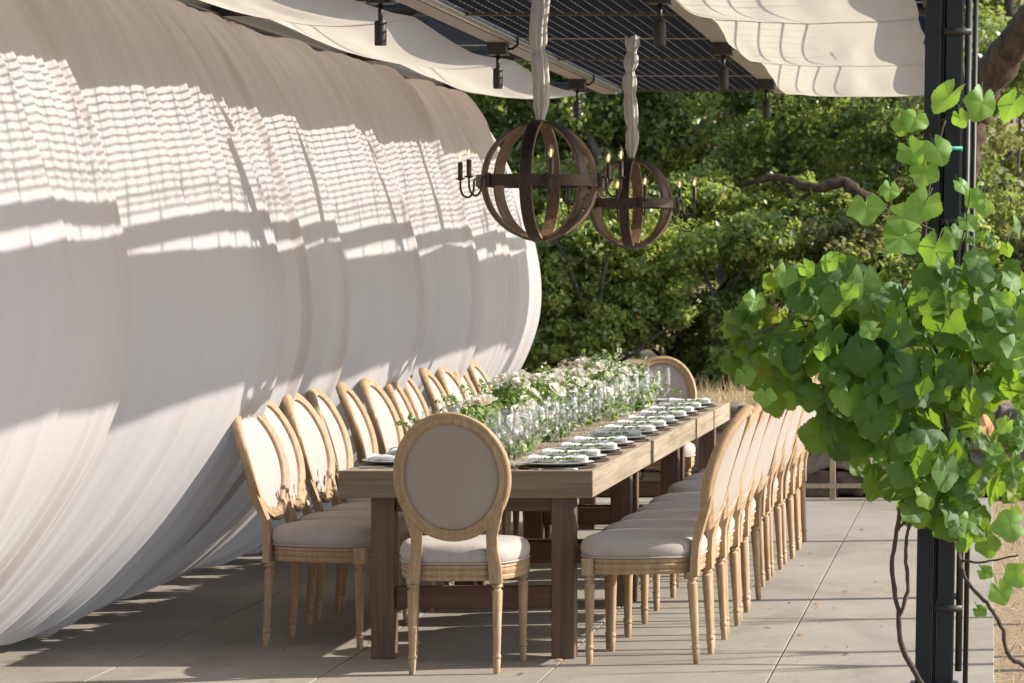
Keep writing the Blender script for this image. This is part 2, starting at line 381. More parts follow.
# ------------------------------------------------------------------ foliage
def leaf_cloud(cent, rad, n, size, rng, flat=.75, shape=.55):
    k = len(cent); idx = rng.integers(0, k, n)
    d = rng.normal(0, 1, (n,3)); d /= np.linalg.norm(d, axis=1)[:,None]
    d *= (rng.random(n)**.45)[:,None]; d[:,2] *= flat
    P = np.asarray(cent)[idx] + d*np.asarray(rad)[idx][:,None]
    nrm = rng.normal(0, 1, (n,3)) + d*.6 + np.array([.25,-.1,.7]); nrm /= np.linalg.norm(nrm, axis=1)[:,None]
    a = rng.normal(0, 1, (n,3)); u = np.cross(nrm, a); u /= np.linalg.norm(u, axis=1)[:,None]; v = np.cross(nrm, u)
    L = (size*rng.uniform(.6, 1.3, n))[:,None]; Wd = L*shape
    V = np.stack([P-u*L*.5, P-v*Wd*.5+nrm*L*.12+u*L*.05, P+u*L*.5, P+v*Wd*.5+nrm*L*.12+u*L*.05], 1).reshape(-1,3)
    return V, np.arange(n*4).reshape(-1,4)

def clumps(ells, n, rng, rmin, rmax, gap=.35):
    C = []; R = []
    while len(C) < n:
        e = ells[rng.integers(0, len(ells))]; d = rng.normal(0,1,3); d /= np.linalg.norm(d); d *= rng.random()**.4
        p = np.array(e[:3]) + d*np.array(e[3:6])
        if float(vnoise2(p[0]*2.3+p[1]*.9, p[2]*2.6, 9)) < gap: continue
        C.append(p); R.append(rng.uniform(rmin, rmax))
    return np.array(C), np.array(R)

def limb(m, pts, r0, r1, n=9, jag=.03, sub=6, seed=0):
    P = [Vector(p) for p in pts]; out = []
    for i in range(len(P)-1):
        a, b, c, d = P[max(i-1,0)], P[i], P[i+1], P[min(i+2,len(P)-1)]
        for k in range(sub):
            t = k/sub
            out.append(.5*((2*b)+(c-a)*t+(2*a-5*b+4*c-d)*t*t+(3*b-a-3*c+d)*t**3))
    out.append(P[-1]); r = random.Random(seed)
    out = [p+Vector((r.uniform(-1,1),r.uniform(-1,1),r.uniform(-1,1)))*jag*(.3+.7*(1-i/len(out))) for i, p in enumerate(out)]
    R = [(r0+(r1-r0)*(i/(len(out)-1)))*r.uniform(.88,1.12) for i in range(len(out))]
    m.tube(out, R, n)

def tree(name, label, cat, base, ells, nclump, nleaf, size, mat, limbs=(), bark='greybark', seed=0, rr=(.18,.42), group=None, autob=9, r0=.1, gap=.35, shape=.55):
    rng = np.random.default_rng(seed); T = thing(name, label, cat, base, 0, group); b = Vector(base)
    C, R = clumps(ells, nclump, rng, *rr, gap)
    V, Fq = leaf_cloud(C, R, nleaf, size, rng, shape=shape); V = V - np.array(base)
    fast_mesh('crown', V, Fq, mat, T, smooth=False)
    m = MB()
    for i, (pts, ra, rb) in enumerate(limbs): limb(m, [Vector(p)-b for p in pts], ra, rb, seed=seed*10+i, jag=ra*.25)
    zc = np.mean([e[2] for e in ells])
    sel = rng.choice(len(C), min(autob, len(C)), replace=False)
    for i in sel:
        c = Vector(C[i]); mid = b.lerp(c, .45) + Vector((rng.normal(0,.12), rng.normal(0,.12), .1))
        q = b + Vector((0,0,max(.1,(zc-base[2])*.25)))
        limb(m, [(0,0,-.1), q-b, mid-b, c-b], r0*.55, .012, 6, .03, 5, int(i)+seed)
    m.build('trunk' if not group else 'stems', M[bark], T)
    return T

G1 = 'shrubs along the dry bank behind the wall'
shr = [(-5.2,26.6,1.7,'oakleaf'),(-4.3,26.3,1.55,'shrubleaf'),(-3.7,27.2,1.9,'shrubleaf2'),(-3.2,26.3,1.55,'shrubleaf'),(-2.65,27.0,1.8,'shrubleaf'),(-2.1,26.3,1.4,'shrubleaf'),(-1.6,27.0,1.7,'shrubleaf'),(-1.1,26.4,1.45,'oliveleaf'),(-.5,26.2,1.4,'shrubleaf'),(.1,27.2,1.6,'shrubleaf2'),(.7,26.6,1.5,'oliveleaf')]
names = ['dark green leafy shrub at far left, mostly behind the curtain', 'bright green shrub just right of the curtain end, beneath the nearer chandelier',
  'tall green shrub between and below the two chandeliers', 'bright green shrub directly below the farther chandelier',
  'tall bright shrub set back, right of the farther chandelier', 'bright green shrub with dark stems beyond the far head chair', 'tall shrub midway between far head chair and vine',
  'olive dry shrub behind the left tip of the vine', 'bright green shrub behind the middle of the vine', 'green shrub directly behind the black post', 'olive dry shrub at the right edge behind the vine']
for i, ((x, y, h, mt), lb) in enumerate(zip(shr, names)):
    tree('shrub', lb, 'shrub', (x, y, .5), [(x, y, .5+h*.45, .55, .45, h*.46), (x+.2, y+.1, .5+h*.80, .40, .4, h*.28), (x-.25, y, .5+h*.62,.40,.4,h*.38), (x,y-.1,.85,.6,.4,.34), (x+.3,y,.5+h*.4,.4,.4,h*.3)], 330, 23000, .060, M[mt], seed=20+i, rr=(.06,.16), group=G1, autob=14, r0=.035, gap=.26)
def L(*pts): return [W(*p) for p in pts]
tree('oak_tree', 'dense dark green oak at left, its crown beyond the curtain end', 'tree', (-5.2, 33, .9),
     [(-5.6,32.4,3.6,1.5,.8,1.5),(-4.6,32,3.0,1.1,.8,1.2),(-4.6,32.2,4.2,1.4,.9,.8),(-5.0,32.6,1.9,1.3,.7,.9)], 420, 62000, .085, M['oakleaf'],
     rr=(.14,.34), gap=.34, limbs=[([(-5.2,33,.8),(-5.1,33,2),(-4.7,33,3.2),(-4.9,33,4.6)],.22,.08),(L((520,260,31.5),(600,175,31.5),(560,95,31.5)),.06,.03)], seed=3, autob=26, r0=.12)
tree('oak_tree', 'spreading oak in the middle with glossy leaves under the louvred roof edge', 'tree', (-2.6, 33.4, 1.0),
     [(-3.2,32.6,4.1,1.5,.8,.9),(-2.0,32.3,3.7,1.3,.8,.8),(-3.0,32.4,2.9,1.0,.7,.7),(-1.3,32.8,2.7,1.0,.7,.7),(-1.0,32.8,3.9,1.1,.8,.5)], 420, 62000, .085, M['oakleaf'],
     rr=(.14,.34), gap=.34, limbs=[([(-2.6,33.4,.9),(-2.7,33.4,2),(-2.3,33.0,3.2),(-1.9,33.0,4.6)],.2,.08)], seed=4, autob=24, r0=.09)
tree('oak_tree', 'old oak with thick mossy brown limb slanting up right of the black post', 'tree', (-.5, 26.9, .52),
     [(-1.6,27.6,3.25,1.3,.6,.42),(-.9,27.8,2.9,1.0,.6,.42),(-.6,28,2.3,.9,.5,.5),(.3,28.5,3.4,.7,.7,.5),(-1.9,27.8,2.5,.55,.45,.35)], 190, 26000, .07, M['oakleaf'], bark='bark',
     limbs=[([(-.5,26.9,.4),(-.52,26.9,1.3),(-.38,26.8,2.1)]+L((965,150,26.5),(970,110,26.5),(1000,65,26.4),(1040,10,26.2),(1100,-60,26)),.17,.14),
            (L((950,215,26.8),(900,222,26.8),(868,200,26.8),(845,184,26.8),(812,188,26.8),(780,178,27),(735,186,27.2)),.085,.02),
            (L((868,200,26.8),(885,240,26.8),(905,275,26.8)),.06,.04),
            (L((812,188,26.8),(790,215,26.8),(770,245,26.9),(745,250,27)),.025,.010)], seed=5, autob=3, r0=.05, rr=(.1,.28))
tree('bare_branched_oak', 'thin-leaved oak with pale twisting grey branches at the right edge', 'tree', (.5, 30, .7),
     [(.4,30,2.6,.8,.6,1.3),(.2,30.5,1.5,.8,.6,.8),(0,30.8,3.3,.8,.6,.6)], 130, 16000, .05, M['oliveleaf'],
     limbs=[(L((1010,380,30),(1000,300,30),(975,240,30),(985,180,30),(1015,150,30)),.07,.02),(L((1000,300,30),(1024,250,30),(1010,200,30),(1030,160,30)),.05,.015),
            (L((975,240,30),(1000,215,30),(985,150,30)),.035,.012)], seed=6, autob=14, r0=.05, rr=(.08,.22))
rng = np.random.default_rng(8)
C, R = clumps([(-3,35,1.6,4.5,.8,.9),(-6.5,36,2.6,2.2,1.2,1.8),(-3.5,36,2.4,2.2,1.2,1.7),(-.5,36,2.6,2.0,1.2,1.8),(-5,37,4.1,2.5,1.0,1.0),(-1.3,37,4.1,2.5,1.0,1.0)], 1150, rng, .18, .42, .26)
V, Fq = leaf_cloud(C, R, 170000, .095, rng)
tag(fast_mesh('woodland', V, Fq, M['shrubleaf2'], smooth=False), 'mass of green woodland on the hillside far behind the oaks', 'woodland', kind='stuff')
m = MB()
for i in range(26):
    x = random.uniform(-9, 3); y = random.uniform(35, 37.5)
    limb(m, [(x,y,1.3),(x+random.uniform(-.4,.4),y,3),(x+random.uniform(-1,1),y,5),(x+random.uniform(-1.6,1.6),y,8)], random.uniform(.06,.15), .03, 7, .06, 5, i)
tag(m.build('distant_tree_trunks', M['greybark']), 'tangle of dark trunks and branches inside the far woodland', 'woodland', kind='stuff')

# ------------------------------------------------------------------ pergola
PG = thing('pergola', 'black steel pergola with louvred roof over the long table', 'pergola', (0,0,0))
ZP = 2.725
YP = [11.8, 15.0, 18.2, 21.4]
def post(x0, x1, y, lean=0, pipe=False):
    m = MB(); n = 2
    def bx(a, b, c, d, z0, z1):
        k = len(m.v); m.box(a, b, c, d, z0, z1)
        for i in range(k, len(m.v)):
            p = m.v[i]; m.v[i] = (p[0]+lean*p[2], p[1], p[2])
    w_ = x1-x0
    bx(x0, x0+w_*.43, y-.04, y+.04, 0, ZP); bx(x0+w_*.43+.001, x0+w_*.55-.001, y-.025, y+.025, 0, ZP-.002); bx(x0+w_*.55, x1, y-.04, y+.04, 0, ZP)
    bx(x0-.02, x1+.02, y-.09, y+.09, 0, .012)
    o = m.build('post', M['black_metal'], PG, smooth=False, bevel=.006)
    if pipe:
        m = MB(); m.tube([(x1+.02, y-.02, .06), (x1+.02+lean*2.7, y-.02, ZP)], .013, 12); m.tube([(x1+.045, y+.03, .0), (x1+.045+lean*2.7, y+.03, ZP)], .010, 12)
        for zz in (.28, .95, 1.7, 2.4): m.box(x0+w_*.5+lean*zz, x1+.03+lean*zz, y-.052, y-.0395, zz, zz+.025)
        m.build('conduit', M['dark_metal'], o)
post(-.275, -.135, 11.8, .016, True)
for y in YP[1:]: post(-.26, -.17, y)
for y in [8.6]+YP: post(-4.16, -4.07, y)
for y in [8.6]+YP: MB().box(-3.80,-3.715,y-.04,y+.04,ZP-.16,ZP-.001).build('rail_hanger', M['black_metal'], PG, smooth=False, bevel=.003)
# purlins, beams
for y in [8.6]+YP:
    m = MB(); m.tube([(-4.12, y, ZP+.032), (-.17, y, ZP+.032)], .031, 14); m.build('purlin', M['dark_metal'], PG)
def beam(x0, x1, z0, z1, mat, nm='beam'):
    MB().box(x0, x1, 8.5, 21.46, z0, z1).build(nm, M[mat], PG, smooth=False, bevel=.003)
beam(-2.60, -2.50, ZP-.012, ZP+.004, 'beige_beam'); beam(-2.565, -2.535, ZP+.006, ZP+.03, 'dark_metal'); beam(-2.70, -2.52, ZP+.045, ZP+.052, 'black_metal', 'gap_light_block')  # black plate added above the gap to stop sun leaking past the beam
beam(-1.435, -1.30, ZP-.012, ZP+.004, 'beige_beam'); beam(-1.38, -1.355, ZP+.006, ZP+.03, 'dark_metal')
beam(-3.70, -3.64, ZP+.012, ZP+.11, 'dark_metal'); beam(-.31, -.16, ZP+.035, ZP+.10, 'dark_metal', 'edge_beam')
m = MB()
m.tube([(-2.475, 8.5, ZP+.012), (-2.475, 21.4, ZP+.012)], .024, 14); m.tube([(-2.435, 8.5, ZP+.03), (-2.435, 21.4, ZP+.03)], .012, 10)
m.build('conduit', M['galv'], PG)
m = MB(); m.tube([(-3.60, 9.0, ZP-.0), (-3.60, 21.42, ZP-.0)], .010, 8); m.build('curtain_rod', M['dark_metal'], PG)
# louvre panels: blades lie along the light
tn = .59
def louvre(x0, x1, y0, y1, zc, p=.062, q=.105, ht=.009):
    m = MB(); hh = .030; x = x0+.02
    while x < x1-.01:
        th = .0065
        a = (x-hh/2/tn, zc-hh/2); b = (x+hh/2/tn, zc+hh/2); n = Vector((-tn, 1)).normalized()*th/2
        pts = [(a[0]-n.x, a[1]-n.y), (b[0]-n.x, b[1]-n.y), (b[0]+n.x, b[1]+n.y), (a[0]+n.x, a[1]+n.y)]
        vs = [(q[0], yy, q[1]) for yy in (y0, y1) for q in pts]
        m.add(vs, [(0,1,2,3),(7,6,5,4),(0,4,5,1),(1,5,6,2),(2,6,7,3),(3,7,4,0)]); x += p
    y = y0+.05; 
    while y < y1:
        m.box(x0, x1, y-.002, y+.002, zc+hh/2+.003, zc+hh/2+ht); y += q
    o = m.build('louvre_panel', M['navy'], PG, smooth=False)
    if p < .1:  # small dashes drawn in for light glinting through the cell gaps
        mt = MB(); x = x0+.02-hh/2/tn
        while x < x1-.03:
            y = y0+.01
            while y < y1-.05: mt.box(x-.0025, x+.0025, y, y+.07, zc-hh/2-.0055, zc-hh/2-.0025); y += .105
            x += p
        tq = mt.build('cell_gap_glint', M['gap_glint'], o, smooth=False); tq['kind'] = 'stuff'
    ym = (y0+y1)/2
    MB().box(x0, x1, ym-.008, ym+.008, zc-hh/2-.008, zc-hh/2-.003).build('panel_bar', M['beige_beam'], o, smooth=False)
for a, b in zip([8.6]+YP[:-1], YP):
    for x0, x1 in ((-2.42, -1.437), (-1.28, -.31), (-3.60, -2.72)):
        louvre(x0, x1, a+.035, b-.035, *((ZP+.03,) if x0 == -2.42 else (ZP+.22, .12, .26, .03)))

# cloth canopies
def canopy(name, x0, x1, edgez, sag, cross, label, seed):
    m = MB(); ys = np.linspace(9.0, 21.42, 260); xs = np.linspace(0, 1, 70)
    def fn(y, u):
        ph = (y-8.6)/3.2; s = abs(math.sin(PI*ph)); x = x0+(x1-x0)*u
        edge = 1 + .0*u
        wr = .010*(float(vnoise2(y*.8+u*2, u*6, seed))-.5) + .010*(float(vnoise2(y*.5-u*4, u*9+y*.4, seed+1))-.5) + .008*(float(vnoise(np.array(u*11+y*.5), seed))-.5)*s
        z = ZP + edgez - sag*s**1.15*((.35+.65*min(1,u*2.2)) if x0 < -2 else (1-.75*u*u)) + (.10*(1-u)**3 if x0 < -2 else 0) - cross*math.sin(PI*u)**.8 + wr*(.3+.7*s)
        return (x + .02*(float(vnoise(np.array(y*2.2+seed)))-.5)*(1 if u < .5 else -1) , y, z)
    m.grid(fn, ys, xs)
    o = m.build(name, M['canopy']); tag(o, label, 'canopy', 'cloth canopies under the pergola roof')
    m = MB()
    for y in ([8.6]+YP)[1:]:
        for dy in (-.0,):
            m.tube([(x0-.05, y+dy-.05, ZP+edgez+.004), (x1, y+dy-.05, ZP+edgez+.004)], .006, 8)
    m.build('batten', M['dark_metal'], o)
canopy('fabric_canopy', -3.60, -2.70, -.002, .05, .055, 'cream cloth canopy stretched along the left, between curtain and conduit', 1)
canopy('fabric_canopy', -1.290, -.33, -.014, .062, .02, 'cream sagging cloth canopy at upper right beside the black post', 5)

# spotlights
k = 0
ords = ['nearest', 'middle', 'farthest']
proto = None
for x, side in ((-2.55, 'left'), (-1.38, 'right')):
    for i, y in enumerate((13.4, 16.6, 19.8)):
        lb = f'{ords[i]} of the three dark cylinder spotlights under the {side} roof beam'
        if proto is None:
            T = thing('spotlight', lb, 'spotlight', (x, y, ZP-.013), 0, 'spotlights hanging from the pergola beams')
            MB().box(-.052,.052,-.05,.05,-.062,0).build('junction_box', M['dark_metal'], T, smooth=False, bevel=.004)
            m = MB(); m.tube([(0,0,-.06),(0,0,-.15)], .010, 10); m.build('stem', M['dark_metal'], T)
            m = MB(); m.lathe([(.0,-.232),(.021,-.232),(.022,-.236),(.025,-.236),(.0255,-.20),(.0255,-.14),(.022,-.132),(0,-.130)][::1], 20); m.build('lamp_head', M['dark_metal'], T, auto=40)
            m = MB(); m.tube([(.052,0,-.03),(.075,0,-.03),(.10,0,-.01),(.105,0,.04)], .007, 8); m.build('cable', M['black_metal'], T); proto = T
        else: dup(proto, None, (x, y, ZP-.013), 0, lb)

# ------------------------------------------------------------------ curtain
prof = [(-3.605,2.715),(-3.53,2.64),(-3.40,2.48),(-3.26,2.20),(-3.165,1.95),(-3.10,1.70),(-3.06,1.45),(-3.07,1.22),(-3.145,.98),(-3.29,.72),(-3.52,.42),(-3.79,.17),(-4.12,.012)]
PA = np.array(prof); dd = np.concatenate([[0], np.cumsum(np.linalg.norm(np.diff(PA, axis=0), axis=1))]); dd /= dd[-1]
def spline(v, k):
    # smooth (cubic Hermite) through the profile
    sl = np.gradient(PA[:,k], dd); i = np.clip(np.searchsorted(dd, v)-1, 0, len(dd)-2); h = dd[i+1]-dd[i]; t = (v-dd[i])/h
    return (2*t**3-3*t**2+1)*PA[i,k]+(t**3-2*t**2+t)*h*sl[i]+(-2*t**3+3*t**2)*PA[i+1,k]+(t**3-t**2)*h*sl[i+1]
def curtain_panel(a, b, seed, label, amp):
    nu = max(40, int((b-a)/.0105)); nv = 170
    Y = np.linspace(a, b, nu)[:,None]*np.ones((1,nv)); v = np.linspace(0,1,nv)[None,:]*np.ones((nu,1))
    t = (Y-a)/(b-a)
    X = spline(v, 0); Z = spline(v, 1)
    B = np.sin(PI*np.clip(v,0,1))**.8
    bil = np.clip(np.sin(PI*np.clip(t,0,1)**1.5),0,1)**.7
    Bm = np.sin(PI*np.clip(v*1.02,0,1))**.6
    D = amp*.45*(bil-.6)*Bm + amp*.95*(t-.58)*Bm + .045*np.clip((t-.84)/.10,0,1)*Bm - .16*np.clip((Y-(b-.035))/.035,0,1)**2*(.25+.75*Bm) - .035*np.exp(-(Y-a)/.10)*Bm - .015
    D += .035*(vnoise2(Y*1.4, v*1.5, seed)-.5)*B
    Yw = Y + .10*(vnoise2(Y*1.3, v*2.4, seed+5)-.5)*v + .05*(vnoise2(Y*4, v*1.2, seed+9)-.5)
    r0 = 1-np.abs(np.sin(PI*Yw*2.6 + 3*vnoise(Yw*1.1, seed+4)))
    r1 = 1-np.abs(np.sin(PI*Yw*5.3 + 4*vnoise(Yw*1.7, seed))); r2 = 1-np.abs(np.sin(PI*Yw*11.7 + 5*vnoise(Yw*2.3, seed+2))); r3 = np.sin(Yw*150+6*vnoise(Yw*5, seed+3))
    top = np.exp(-v/.14); bot = np.exp(-(1-v)/.24)
    big = vnoise(Yw*2.1, seed+12)
    dF = b-Y; dN = Y-a; ww = np.clip((b-a)/2.0, .5, 1)
    fw = .075*(1+.5*dF/.4) ; trainF = np.abs(np.sin(PI*(dF+.03*vnoise2(v*2.2, Y*0, seed))/fw))*np.exp(-(dF/(.30*ww*(1+2.4*v**4)))**2)
    trainN = np.abs(np.sin(PI*(dN+.03*vnoise2(v*2.6, Y*0, seed+1))/.065))*np.exp(-(dN/(.20*ww*(1+2.0*v**4)))**2)
    env = .40+.9*np.abs(v-.5)*2 + .9*np.clip(v-.6,0,1)
    D += -(trainF*.040 + trainN*.034)*env*np.clip((1-v)/.04,0,1)
    D += r0*.045*np.exp(-(1-v)/.30)*np.clip((1-v)/.05,0,1) + r1*(.085*top*(.3+big) + .055*bot*(.4+big)) + r2*(.020*top + .018*bot*big) + r3*(.0015*top)
    # few long creases running the full height
    rr = np.random.default_rng(seed)
    for q in range(max(3, int((b-a)*4.2))):
        c = rr.uniform(a, b); wd = rr.uniform(.05, .20); up = rr.random() < .55
        L0 = rr.uniform(.30, .95); v0 = 0 if up else 1-L0
        msk = np.clip((v-v0)/.10+(1 if up else 0),0,1)*np.clip((v0+L0-v)/.22+(0 if up else 1),0,1)
        cc = c + rr.normal(0,.16)*(v-.5) + rr.normal(0,.25)*(v-.5)**2
        dy = Y-cc; hgt = rr.uniform(.022,.065)*(.4+1.2*np.abs(v-.5))*(1-.55*np.exp(-((v-.24)/.09)**2)); sg = 1
        prf = np.where(dy < 0, np.exp(dy/wd), np.exp(-dy/.012))
        D += sg*hgt*prf*msk*(.25+.75*np.clip(np.minimum(v,1-v)/.04,0,1))
    # displacement direction: outward normal of profile
    gx = np.gradient(X, axis=1); gz = np.gradient(Z, axis=1); L_ = np.sqrt(gx**2+gz**2)+1e-9
    nx, nz = -gz/L_, gx/L_
    fl = (1-np.exp(-v/.02))
    X2 = X + nx*D*(.25+.75*fl) + .0; Z2 = Z + nz*D*fl
    Z2 = Z2 - .03*(vnoise(Y*1.7, 40)-.3)*(1-v)**6 
    Z2 = np.maximum(Z2, .004 + .01*r1*bot)
    Yo = Y + .02*(vnoise2(Y*3, v*3, seed+8)-.5)
    V = np.stack([X2, Yo, Z2], 2).reshape(-1,3)
    i = np.arange(nu-1)[:,None]; j = np.arange(nv-1)[None,:]
    q = np.stack([i*nv+j, (i+1)*nv+j, (i+1)*nv+j+1, i*nv+j+1], 2).reshape(-1,4)
    o = fast_mesh('curtain', V, q, M['curtain']); tag(o, label, 'curtain', 'billowing curtain panels along the left side')
cb = [9.0, 11.15, 13.45, 14.15, 14.95, 16.75, 18.7, 20.1, 21.45]
cl = ['billowing cream curtain panel nearest the camera, at the left edge of the photo', 'widest billowing cream curtain panel, second from the camera',
 'narrow cream curtain panel just beyond the widest one, crossed by slat shadows', 'narrow cream curtain panel, fourth from the camera',
 'wide cream curtain panel behind the middle of the left chair row', 'cream curtain panel left of the nearer chandelier, third from the far end',
 'cream curtain panel next to last at the far end, left of the garland', 'cream curtain panel at the far end, its curved edge against the trees']
for i in range(8):
    curtain_panel(cb[i]-(.03 if i else 0), cb[i+1]+.06*(i < 7), 31+i, cl[i], [.20,.27,.13,.17,.26,.24,.20,.15][i])

# ------------------------------------------------------------------ chairs
def make_chair(label, group):
    T = thing('dining_chair', label, 'chair', (0,0,0), 0, group)
    # seat outline: front at +y
    def outline(sc=1.0, n=44, grow=0):
        pts = []
        for i in range(n):
            t = 2*PI*i/n; c, s = math.cos(t), math.sin(t); p = 3.6
            x = math.copysign(abs(c)**(2/p), c); y = math.copysign(abs(s)**(2/p), s)
            wd = .236 + .022*y if y > 0 else .236 + .045*y
            pts.append((x*(wd+grow)*sc, y*(.226+grow)*sc+.005 + (.012*(1-x*x) if y > 0 else 0)))
        return pts
    def stack(levels, n=44, capb=True, capt=True):
        m = MB(); vs = []
        for z, g in levels:
            vs += [(x, y, z) for x, y in outline(1, n, g)]
        k = len(levels)
        fs = [(i*n+j, i*n+(j+1)%n, (i+1)*n+(j+1)%n, (i+1)*n+j) for i in range(k-1) for j in range(n)]
        if capb: fs.append(tuple(reversed(range(n))))
        if capt: fs.append(tuple(range((k-1)*n, k*n)))
        m.add(vs, fs); return m
    stack([(.352,-.012),(.354,-.004),(.366,-.001),(.372,-.006),(.378,-.001),(.390,.001),(.396,-.005),(.402,.0),(.412,-.002),(.416,-.010)]).build('seat_frame', M['chair_wood'], T, auto=50)
    # cushion
    m = MB(); n = 44; lv = [(.414,-.008),(.420,.000),(.440,.006),(.462,.005),(.478,-.003),(.488,-.016),(.495,-.040),(.500,-.09),(.502,-.17)]; vs = []
    for z, g in lv: vs += [(x, y, z) for x, y in outline(1, n, g)]
    k = len(lv); fs = [(i*n+j, i*n+(j+1)%n, (i+1)*n+(j+1)%n, (i+1)*n+j) for i in range(k-1) for j in range(n)]
    fs += [tuple(reversed(range(n))), tuple(range((k-1)*n, k*n))]; m.add(vs, fs); cu = m.build('seat_cushion', M['linen'], T)
    m = MB(); ol = outline(1, 44, .0035); m.tube([(x,y,.4185) for x, y in ol]+[(ol[0][0],ol[0][1],.4185)], .0035, 6, False); m.build('piping', M['linen'], cu)
    # legs
    prof = [(.0,0),(.010,0),(.0125,.006),(.0135,.03),(.015,.052),(.0125,.056),(.0165,.062),(.0165,.070),(.0130,.075),(.0135,.08),(.0205,.315),(.0145,.320),(.0145,.326),(.021,.331),(.021,.338),(.017,.343),(.020,.352)]
    for sx in (-1, 1):
        m = MB(); m.lathe(prof, 40, (sx*.212, .188, 0), 10, (.082,.312), .20); m.box(sx*.212-.023, sx*.212+.023, .188-.020, .188+.027, .348, .4145)
        m.lathe([(.0,.0),(.013,0),(.013,.003),(.006,.003),(0,.006)], 14, (sx*.222,.208,.38)) if False else None
        m.build('leg', M['chair_wood'], T, auto=45)
    for sx in (-1, 1):
        # rear legs: slight rearward sweep
        m = MB(); m.lathe(prof, 40, (0,0,0), 10, (.082,.312), .20)
        m.v = [(p[0]+sx*.160, p[1]-.205-.02*(1-p[2]/.36), p[2]) for p in m.v]
        m.build('leg', M['chair_wood'], T, auto=45)
    # back: point on the raked plane
    zc, rx, rz = .754, .195, .222
    def by(z, x=.16): return -.222 - .185*(z-.42) - .16*(z-.42)**2 - .030*(1-(x/.20)**2)*min(1, max(0, (z-.50)/.1)) + .011
    m = MB(); n = 64; pr = [(-.026,-.010),(-.020,-.017),(-.006,-.0185),(.004,-.0145),(.014,-.0185),(.024,-.015),(.028,-.006),(.028,.006),(.022,.015),(.010,.0185),(.0,.014),(-.008,.0185),(-.020,.017),(-.026,.010)]
    # second half of profile is the front (facing +y)
    vs = []; kk = len(pr)
    for i in range(n):
        t = 2*PI*i/n; c, s = math.cos(t), math.sin(t)
        nx, nz = c/rx, s/rz; l = math.hypot(nx, nz); nx /= l; nz /= l
        wscale = 1 + (.12 if s > .8 else 0)*0
        for (o_, d_) in pr:
            x = (rx+.003)*c + nx*o_*.87; z = zc + (rz+.003)*s + nz*o_*.87
            vs.append((x, by(z, x)+d_*1.15, z))
    fs = [(i*kk+j, i*kk+(j+1)%kk, ((i+1)%n)*kk+(j+1)%kk, ((i+1)%n)*kk+j) for i in range(n) for j in range(kk)]
    m.add(vs, fs)
    # stiles: from seat corner up into ring
    for sx in (-1, 1):
        path = [(.157,.345,.024),(.152,.41,.024),(.143,.47,.020),(.142,.52,.020),(.150,.565,.023),(.166,.615,.020),(.180,.66,.012)]
        vs = []; 
        for (x, z, hw) in path:
            y = by(max(z,.40)); y = min(y, -.217)
            hd = .019
            vs += [(sx*x-hw, y-hd+.004, z), (sx*x-hw*.4, y-hd, z), (sx*x+hw*.4, y-hd, z), (sx*x+hw, y-hd+.004, z), (sx*x+hw, y+hd-.004, z), (sx*x+hw*.4, y+hd, z), (sx*x-hw*.4, y+hd, z), (sx*x-hw, y+hd-.004, z)]
        k = len(path); q = 8
        fs = [(i*q+j, i*q+(j+1)%q, (i+1)*q+(j+1)%q, (i+1)*q+j) for i in range(k-1) for j in range(q)] + [tuple(reversed(range(q))), tuple(range((k-1)*q, k*q))]
        m.add(vs, fs)
    m.build('back_frame', M['chair_wood'], T, auto=50)
    def disc(off, dome, name, mat, flip):
        m = MB(); n = 48; rings = [1, .97, .9, .75, .5, .25]; vs = []
        for r in rings:
            for i in range(n):
                t = 2*PI*i/n; x = (rx-.020)*r*math.cos(t); z = zc+(rz-.020)*r*math.sin(t)
                vs.append((x, by(z, x)+off+dome*(1-r**4), z))
        vs.append((0, by(zc, 0)+off+dome, zc)); k = len(rings)
        fs = [(i*n+j, i*n+(j+1)%n, (i+1)*n+(j+1)%n, (i+1)*n+j) for i in range(k-1) for j in range(n)] + [((k-1)*n+j, (k-1)*n+(j+1)%n, k*n) for j in range(n)]
        if flip: fs = [tuple(reversed(f)) for f in fs]
        m.add(vs, fs); m.build(name, M[mat], T)
    disc(.006, .022, 'back_cushion', 'linen', False); disc(-.008, -.003, 'back_panel', 'linen_back', True)
    return T
GC = 'oval-back dining chairs round the long table'
nth = ['nearest', 'second', 'third', 'fourth', 'fifth', 'sixth', 'seventh', 'eighth', 'ninth', 'tenth', 'eleventh', 'twelfth']
head = make_chair('oval-back dining chair at the near head of the table, seen from behind', GC)
head.location = (-2.04, 12.385, 0); head.rotation_euler = (0,0,.03)
dup(head, None, (-2.02, 19.36, 0), PI, 'oval-back dining chair at the far head of the table, half hidden by flowers and glasses')
YR = [12.66, 13.15, 13.66, 14.2, 14.76, 15.68, 16.26, 16.86, 17.38, 17.9]
YL = [13.17, 13.66, 14.17, 14.70, 15.26, 15.9, 16.42, 16.95, 17.47, 18.02, 18.54, 19.02]
for i, y in enumerate(YR):
    x = -1.352 + [0,.015,.03,.035,.04,.03,.045,.07,.075,.08][i]
    lb = f'{nth[i]} oval-back dining chair from the camera in the right-hand row' if i < 9 else 'farthest oval-back dining chair in the right-hand row, by the pale wooden frame'
    dup(head, None, (x-.0, y, 0), PI/2-.055+random.uniform(-.035,.035), lb)
for i, y in enumerate(YL):
    lb = f'{nth[i]} oval-back dining chair from the camera in the left-hand row by the curtain' if i < 11 else 'farthest oval-back dining chair in the left-hand row by the curtain'
    dup(head, None, (-2.705+random.uniform(-.015,.015), y, 0), -PI/2-(.12 if i == 0 else random.uniform(-.05,.08)), lb)
# right-row origin: rear legs at x=-1.14 -> centre offset
for o in list(COL.objects):
    if o.type == 'EMPTY' and o.get('category') == 'chair' and 'right-hand' in o['label']: o.location.x -= 0.0

